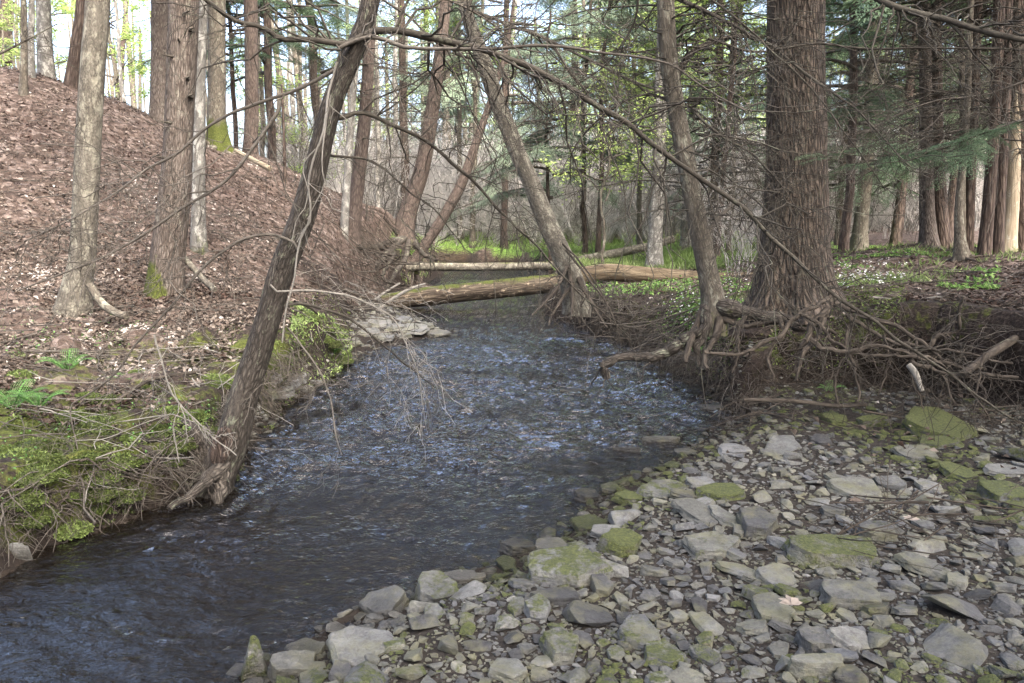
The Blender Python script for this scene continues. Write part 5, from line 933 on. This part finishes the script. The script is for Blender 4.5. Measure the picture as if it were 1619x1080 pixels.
# small flat shards in the right bank's face and on the left bars
Xv, Yv = plan_pts(16000, -.5, .75, 4.3, 13, 1.2); z, s_, l_ = terrain(Xv, Yv, True)[:3]; k = ((Xv > .5)&(l_ > -.25)&(l_ < .25)&(z < .6))|((Xv < .02*Yv)&(s_ > -.25)&(l_ < .12)&(z < .2)&(Yv > 5.3)); Xv, Yv, z = Xv[k], Yv[k], z[k]; n2 = len(z); mb = MB(); r = RS.uniform(.008, .035, n2)*np.where(Xv < .02*Yv, 1.8, 1)
A_ = np.array([stone_mat3(2*a_, 1.5*a_, .7*a_, RS.rand()*6.28, RS.randn()*.3, RS.randn()*.3) for a_ in r]); V, F = inst((ST_L[3][0], ST_L[3][1], {}), A_, np.stack([Xv, Yv, z+.005], -1)); mb.add(V, F, 0, rnd=np.repeat(np.clip(RS.rand(n2)+.25*(Xv < 0), 0, 1), len(ST_L[3][0])), moss=0.1)
tag(mb.build('shale_chips', M['stone'], smooth=False), kind='stuff')
# two pale dead leaves on the stones
def big_leaf(label, px, py, w_, rn=.97):
    g_ = ground(px, py); c_ = np.array([g_[0], g_[1], g_[2]+.075]); mb = MB(); L = w_/FPX*g_[1]; 
    for a_ in np.linspace(-1.5, 1.5, 5): diamonds(mb, [[0, 0, 0]], [[math.sin(a_), math.cos(a_)*.8, .25]], [[.2, -.3, 1]], L*(.75-.12*abs(a_)), L*.42, rnd=np.array([rn]))
    o = mb.build('dead_leaf', M['litter']); o.location = tuple(c_); tag(o, label, 'leaf')
big_leaf('curled pale tan leaf standing on the lower right stones', 1249, 990, 36, .86); big_leaf('pinkish dead leaf on the stones of the upper gravel', 1353, 817, 22, .7); big_leaf('whitish crumpled leaf by the stick at right', 1440, 848, 24, .92)
# ------------------------------------------------------------------ saplings, brush and the wood behind
def shrub_mesh(name, n, h, spread, tw, mat='twig', thick=.006):
    mb = MB(); az = RS.rand(n)*6.283; s = np.linspace(0, 1, 11); L = h*(.6+.5*RS.rand(n)); ln_ = spread*(.2+.9*RS.rand(n)); P = np.zeros((n, 11, 3)); d = np.stack([np.cos(az), np.sin(az)], -1)
    P[..., :2] = d[:, None]*(ln_[:, None]*s**1.3)[..., None]+RS.randn(n, 1, 2)*.12; P[..., 2] = L[:, None]*(s-.25*RS.rand(n, 1)*s**2); P += np.cumsum(RS.randn(n, 11, 3)*.035, 1); P[:, 0, 2] = -.05
    R = thick*(.6+.8*RS.rand(n))[:, None]*(1-.75*s); tubes(mb, P, R, 5); P2, R2 = offshoots(P, R, tw, (.3, .95), (20, 60), .05, 7, .13, .2, 1, .55); tubes(mb, P2, np.maximum(R2, .0025), 3)
    P3, R3 = offshoots(P2, R2, 4, (.12, .4), (25, 60), .05, 4, .12, .1, 1, .6); tubes(mb, P3, np.maximum(R3, .002), 3)
    o = mb.build(name, M[mat]); me = o.data; bpy.data.objects.remove(o); return me
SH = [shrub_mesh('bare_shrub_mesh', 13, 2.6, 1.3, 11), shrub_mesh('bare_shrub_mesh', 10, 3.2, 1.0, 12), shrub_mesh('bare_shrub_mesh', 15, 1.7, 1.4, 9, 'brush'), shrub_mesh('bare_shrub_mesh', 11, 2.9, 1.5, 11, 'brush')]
def shrub(label, px, py, Y, k, sc=1.0, group='bare brush in the clearing'):
    p = at(px, py, Y); z = gz(p[0], p[1]); root = empty('bare_shrub', (p[0], p[1], z), label, 'shrub', group); put('stems', SH[k % 4], root, (0, 0, 0), sc=sc)
SL = [(575, 400, 15), (610, 395, 19), (660, 395, 22), (700, 380, 26), (745, 380, 28), (790, 378, 30), (840, 378, 29), (885, 378, 27), (930, 380, 25), (965, 380, 29), (1000, 378, 24), (1045, 380, 28), (1085, 385, 20), (1125, 390, 18), (1165, 400, 15), (1180, 410, 12.5), (1205, 390, 18), (1310, 390, 17), (1335, 385, 20), (1400, 375, 22), (1430, 370, 24), (1505, 375, 22), (1545, 375, 25), (520, 300, 22), (470, 300, 20), (430, 280, 21), (620, 350, 28), (860, 370, 36), (1010, 370, 36), (720, 370, 36), (1150, 370, 30), (1250, 370, 26)]
NEAR = ['left of the pale beech', 'beside the leaning red trunk', 'behind the roots of the tall leaning red trunk', 'at the far bend of the stream', 'above the far log', 'at the left end of the meadow', 'at the middle of the meadow', 'behind the leaning grey trunk', 'right of the leaning grey trunk', 'at the back of the meadow', 'left of the clearing trunk', 'right of the clearing trunk', 'behind the bank tree', 'just right of the bank tree', 'left of the massive hemlock', 'touching the left side of the massive hemlock', 'behind the massive hemlock', 'right of the massive hemlock', 'in front of the grey trunk', 'right of the grey trunk', 'left of the mound pair', 'right of the mound pair', 'behind the snag', 'behind the ridge end', 'behind the ridge sapling', 'behind the dark ridge trunk', 'far beyond the red trunk', 'deep behind the meadow', 'deep behind the clearing', 'deep behind the bend', 'deep behind the bank tree', 'deep behind the massive hemlock']
for k, ((px, py, Yq), w_) in enumerate(zip(SL, NEAR)): shrub(('tangled grey bare brush ' if k % 4 < 2 else 'pale twiggy bare brush ')+w_, px, py, Yq, k, RS.uniform(.85, 1.15))
def simple_tree(name, label, px, Y, w_, mat, crown, ch, csc=1.0, lean=0.0, top=12, group='trees behind the clearing', sides=12):
    p = at(px, 380, Y); b = np.array([p[0], p[1], gz(p[0], p[1])]); root = empty(name, b, label, 'tree', group); s = np.linspace(0, 1, 26); P = np.zeros((26, 3)); P[:, 2] = -.15+top*s; P[:, 0] = lean*top*s+np.cumsum(RS.randn(26))*.025; P[:, 1] = np.cumsum(RS.randn(26))*.025
    r = w_/2/FPX*Y; mb = MB(); tubes(mb, P, r*(1-.55*s), sides, rmod=trunk_mod(RS.randint(90), .4, .3, 5, .07, 1)); mb.build('trunk', M[mat], root)
    for c_, h_, sc_ in ([(crown, ch, csc)] if not isinstance(crown, list) else [(a_, b_, csc) for a_, b_ in zip(crown, ch)]):
        k = int(np.clip(h_/top*25, 0, 25)); put('crown', random.choice(CR[c_]), root, P[k]-[0, 0, 0], sc=sc_)
ST_ = [('understory_tree', 'pale green leafing tree high behind the stream, left of the leaning grey trunk', 745, 26, 9, 'bark_grey', 'leaf', 5.2, 1.2, 0, 9), ('hemlock_tree', 'dark green hemlock filling the gap just right of the massive trunk', 1325, 20, 10, 'bark_dark', ['mid', 'blue'], [4.0, 1.6], 1.2, 0, 13), ('hemlock_tree', 'dark green hemlock behind the two right edge trunks', 1600, 22, 12, 'bark_dark', 'mid', 3.0, 1.3, 0, 13), ('hemlock_tree', 'bluish young hemlock right of the leaning grey trunk', 872, 19.8, 7, 'bark_dark', 'blue', 2.1, 1.3, .0, 6.5), ('hemlock_tree', 'soft green young hemlock behind the bluish one, by the clearing trunk', 945, 19, 9, 'bark_dark', 'blue', 2.6, 1.5, 0, 8),
 ('understory_tree', 'bright yellow green leafing sapling low over the meadow', 955, 16, 5, 'bark_grey', 'leaf_s', 1.55, 1.25, .03, 3.4), ('understory_tree', 'tall bright leafing tree just left of the bank tree', 1035, 17, 8, 'bark_grey', 'leaf', 3.4, 1.1, 0, 8), ('hemlock_tree', 'soft bluish hemlock with wide boughs left of the clearing trunk', 925, 20.5, 9, 'bark_dark', 'blue', 2.4, 1.6, 0, 7), ('understory_tree', 'leafing sapling between the clearing trunk and the massive hemlock', 1150, 18, 7, 'bark_grey', 'leaf_s', 3.2, 1.6, 0, 6), ('understory_tree', 'bright leafing tree high between the leaning grey trunk and the bank tree', 1010, 23, 9, 'bark_grey', 'leaf', 4.8, 1.25, 0, 9),
 ('understory_tree', 'yellow green leafing bush tree beyond the ridge end', 480, 27, 8, 'bark_grey', 'leaf', 2.6, 1.2, 0, 7), ('understory_tree', 'pale leafing tree against the sky behind the ridge', 205, 30, 9, 'bark_grey', 'leaf', 4.0, 1.3, 0, 9), ('understory_tree', 'pale leafing tree behind the dark leaning ridge trunk', 100, 32, 9, 'bark_grey', 'leaf', 5.0, 1.3, 0, 10),
 ('hemlock_tree', 'dense dark-boughed hemlock left of the top of the leaning red trunk', 440, 20, 14, 'bark_dark', 'mid', 3.3, 1.15, 0, 13), ('hemlock_tree', 'hemlock filling the top behind the dark foreground leaning trunk', 505, 23, 15, 'bark_dark', 'far', 4.5, 1.0, 0, 15), ('hemlock_tree', 'hemlock behind the tall leaning red trunk', 640, 27, 14, 'bark_dark', 'bare', 7.4, 1.0, 0, 16),
 ('hemlock_tree', 'hemlock behind the top of the grey leaning trunk', 800, 25, 11, 'bark_dark', 'blue', 5.0, 1.9, 0, 16), ('hemlock_tree', 'large hemlock behind the bank tree', 1125, 20, 15, 'bark_dark', 'mid', 2.8, 1.2, 0, 13), ('hemlock_tree', 'large hemlock right behind the massive trunk', 1210, 24, 15, 'bark_dark', 'far', 2.2, 1.0, 0, 14),
 ('hemlock_tree', 'hemlock with low boughs right of the massive trunk', 1335, 14.5, 14, 'bark_dark', 'mid', 2.3, .95, 0, 11), ('hemlock_tree', 'hemlock between the grey trunk and the mound pair', 1415, 17, 14, 'bark_dark', 'mid', 1.9, 1.1, 0, 12), ('hemlock_tree', 'hemlock behind the mound pair', 1500, 20, 14, 'bark_dark', 'far', 2.2, .95, 0, 13), ('hemlock_tree', 'hemlock behind the broken snag', 1570, 18, 14, 'bark_dark', 'mid', 2.6, 1.15, 0, 12),
 ('hemlock_tree', 'far hemlock above the meadow', 900, 34, 12, 'bark_dark', 'far', 3.4, .8, 0, 13), ('hemlock_tree', 'far hemlock above the far bend', 730, 38, 12, 'bark_dark', 'mid', 4.0, .8, 0, 12), ('hemlock_tree', 'far hemlock beyond the clearing trunk', 1060, 36, 12, 'bark_dark', 'far', 2.5, .8, 0, 13), ('hemlock_tree', 'small hemlock on the ridge between the grey and the dark ridge trunks', 375, 21, 8, 'bark_dark', 'mid', 3.6, .8, 0, 10),
 ('birch_tree', 'slim pale birch trunk deep in the wood left of the tall leaning red trunk', 600, 24, 9, 'bark_pale', 'bare', 8, 1.1, .02, 13), ('birch_tree', 'slim pale trunk between the reddish and tall leaning trunks', 625, 30, 10, 'bark_pale', 'bare', 8, 1.1, .03, 13), ('birch_tree', 'slim grey trunk right of the tall leaning red trunk', 730, 27, 9, 'bark_grey', 'bare', 7, 1.1, -.02, 12), ('birch_tree', 'thin pale trunk right of the low brown leaning trunk', 790, 33, 10, 'bark_pale', 'bare', 8, 1.1, .05, 13),
 ('birch_tree', 'slim trunk in the brush right of the leaning grey trunk', 925, 28, 9, 'bark_grey', 'bare', 7, 1.1, 0, 12), ('birch_tree', 'leaning thin trunk in the brush left of the clearing trunk', 975, 30, 9, 'bark_grey', 'bare', 7, 1.1, .12, 11), ('birch_tree', 'thin trunk in the brush left of the massive hemlock', 1150, 26, 9, 'bark_grey', 'bare', 7, 1.1, 0, 12),
 ('birch_tree', 'thin bright trunk on the skyline right of the thin dark sapling', 222, 26, 7, 'bark_pale', 'bare', 7, 1.1, 0, 12), ('birch_tree', 'thin trunk on the skyline between dark leaning trunk and grey speckled trunk', 160, 24, 8, 'bark_grey', 'bare', 7, 1.1, .02, 12), ('birch_tree', 'slim trunk behind the ridge right of the dark straight trunk', 425, 26, 9, 'bark_grey', 'bare', 7, 1.1, 0, 12), ('birch_tree', 'slim trunk beyond the ridge left of the foreground leaning trunk', 470, 30, 10, 'bark_pale', 'bare', 7, 1.1, 0, 12),
 ('maple_tree', 'dark slim trunk right of the bank tree with bare stubs', 1140, 17, 10, 'bark_dark', 'bare', 6, 1.0, -.02, 11), ('maple_tree', 'thin dark trunk between grey trunk and mound pair', 1425, 19, 9, 'bark_dark', 'dead', 2.5, 1.0, 0, 11), ('maple_tree', 'thin pale leaning stem touching the grey trunk', 1348, 17.5, 6, 'bark_pale', 'dead', 3.0, .8, .06, 9)]
for a_ in ST_: simple_tree(a_[0], a_[1], a_[2], a_[3], a_[4], a_[5], a_[6], a_[7], a_[8], a_[9], a_[10])
# unseen canopy added outside the frame to shade gravel and banks; reflects in water
HN = ['beyond the left edge by the slope', 'far out left of the gravel', 'just beyond the right edge by the root bank', 'right of the gravel bar', 'far right of the gravel bar', 'close behind the viewpoint on the right', 'behind the viewpoint on the left bank', 'right behind the viewpoint', 'behind the viewpoint, slightly left', 'behind the viewpoint, far right', 'well behind the viewpoint on the right', 'farthest behind the viewpoint', 'nearest behind the viewpoint on the left', 'far out right, level with the viewpoint']
for k, (x, y, h_, c_) in enumerate([(-7, 5, 7, 'hi'), (-8, 1, 7, 'hi'), (7.5, 5, 4.6, 'hi'), (6, 1.5, 5.5, 'hi'), (10, 3, 5, 'hi'), (4.5, -2, 5, 'hi'), (-5, -4, 7, 'hi'), (1.5, -4, 5, 'hi'), (-1.5, -6.5, 6, 'hi'), (7, -5, 5.5, 'hi'), (4, -7, 6, 'hi'), (0, -10, 6, 'hi'), (-2.5, -2.5, 6.5, 'hi'), (9.5, -1, 6, 'hi')]):
    if abs(x) < .62*y: continue
    b = np.array([x, y, gz(x, y)]); root = empty('hemlock_tree', b, 'unseen hemlock added for shade, standing '+HN[k], 'tree', 'unseen hemlocks added for shade around the viewpoint'); s = np.linspace(0, 1, 20); P = np.zeros((20, 3)); P[:, 2] = -.2+(h_+7)*s; mb = MB(); tubes(mb, P, .18*(1-.6*s), 14, rmod=trunk_mod(k, .4, .3, 5, .06, 1)); mb.build('trunk', M['bark_hemlock'], root); put('crown', random.choice(CR[c_]), root, (0, 0, h_-b[2]), sc=1.3)
# the far wood as one mass
mb = MB(); n = 250; az = RS.uniform(-.85, .85, n); rr = RS.uniform(34, 85, n); x = np.tan(az)*rr*.95; y = rr; s = np.linspace(0, 1, 8); z = terrain(x, y); P = np.zeros((n, 8, 3)); P[..., 0] = x[:, None]+RS.randn(n, 1)*.5*s; P[..., 1] = y[:, None]; P[..., 2] = z[:, None]-.2+12*s
tubes(mb, P, RS.uniform(.06, .22, n)[:, None]*(1-.5*s), 6, 0)
kk = RS.rand(n) < np.where(np.abs(x/y+.42) < .22, .10, np.where(x/y < .2, .55, .7)); idx = np.nonzero(kk)[0]
for i in idx:
    m_ = 46; h = RS.uniform(2.0, 15, m_); rd = (2.6*(1-h/19))*RS.rand(m_)**.5; a_ = RS.rand(m_)*6.28; c_ = np.stack([x[i]+rd*np.cos(a_), y[i]+rd*np.sin(a_), z[i]+h], -1); lay_sprays(mb, SP_L, c_, np.stack([np.cos(a_), np.sin(a_), -.25+0*a_], -1), RS.uniform(1.0, 1.9, m_), 1 if RS.rand() < .45 else 2)
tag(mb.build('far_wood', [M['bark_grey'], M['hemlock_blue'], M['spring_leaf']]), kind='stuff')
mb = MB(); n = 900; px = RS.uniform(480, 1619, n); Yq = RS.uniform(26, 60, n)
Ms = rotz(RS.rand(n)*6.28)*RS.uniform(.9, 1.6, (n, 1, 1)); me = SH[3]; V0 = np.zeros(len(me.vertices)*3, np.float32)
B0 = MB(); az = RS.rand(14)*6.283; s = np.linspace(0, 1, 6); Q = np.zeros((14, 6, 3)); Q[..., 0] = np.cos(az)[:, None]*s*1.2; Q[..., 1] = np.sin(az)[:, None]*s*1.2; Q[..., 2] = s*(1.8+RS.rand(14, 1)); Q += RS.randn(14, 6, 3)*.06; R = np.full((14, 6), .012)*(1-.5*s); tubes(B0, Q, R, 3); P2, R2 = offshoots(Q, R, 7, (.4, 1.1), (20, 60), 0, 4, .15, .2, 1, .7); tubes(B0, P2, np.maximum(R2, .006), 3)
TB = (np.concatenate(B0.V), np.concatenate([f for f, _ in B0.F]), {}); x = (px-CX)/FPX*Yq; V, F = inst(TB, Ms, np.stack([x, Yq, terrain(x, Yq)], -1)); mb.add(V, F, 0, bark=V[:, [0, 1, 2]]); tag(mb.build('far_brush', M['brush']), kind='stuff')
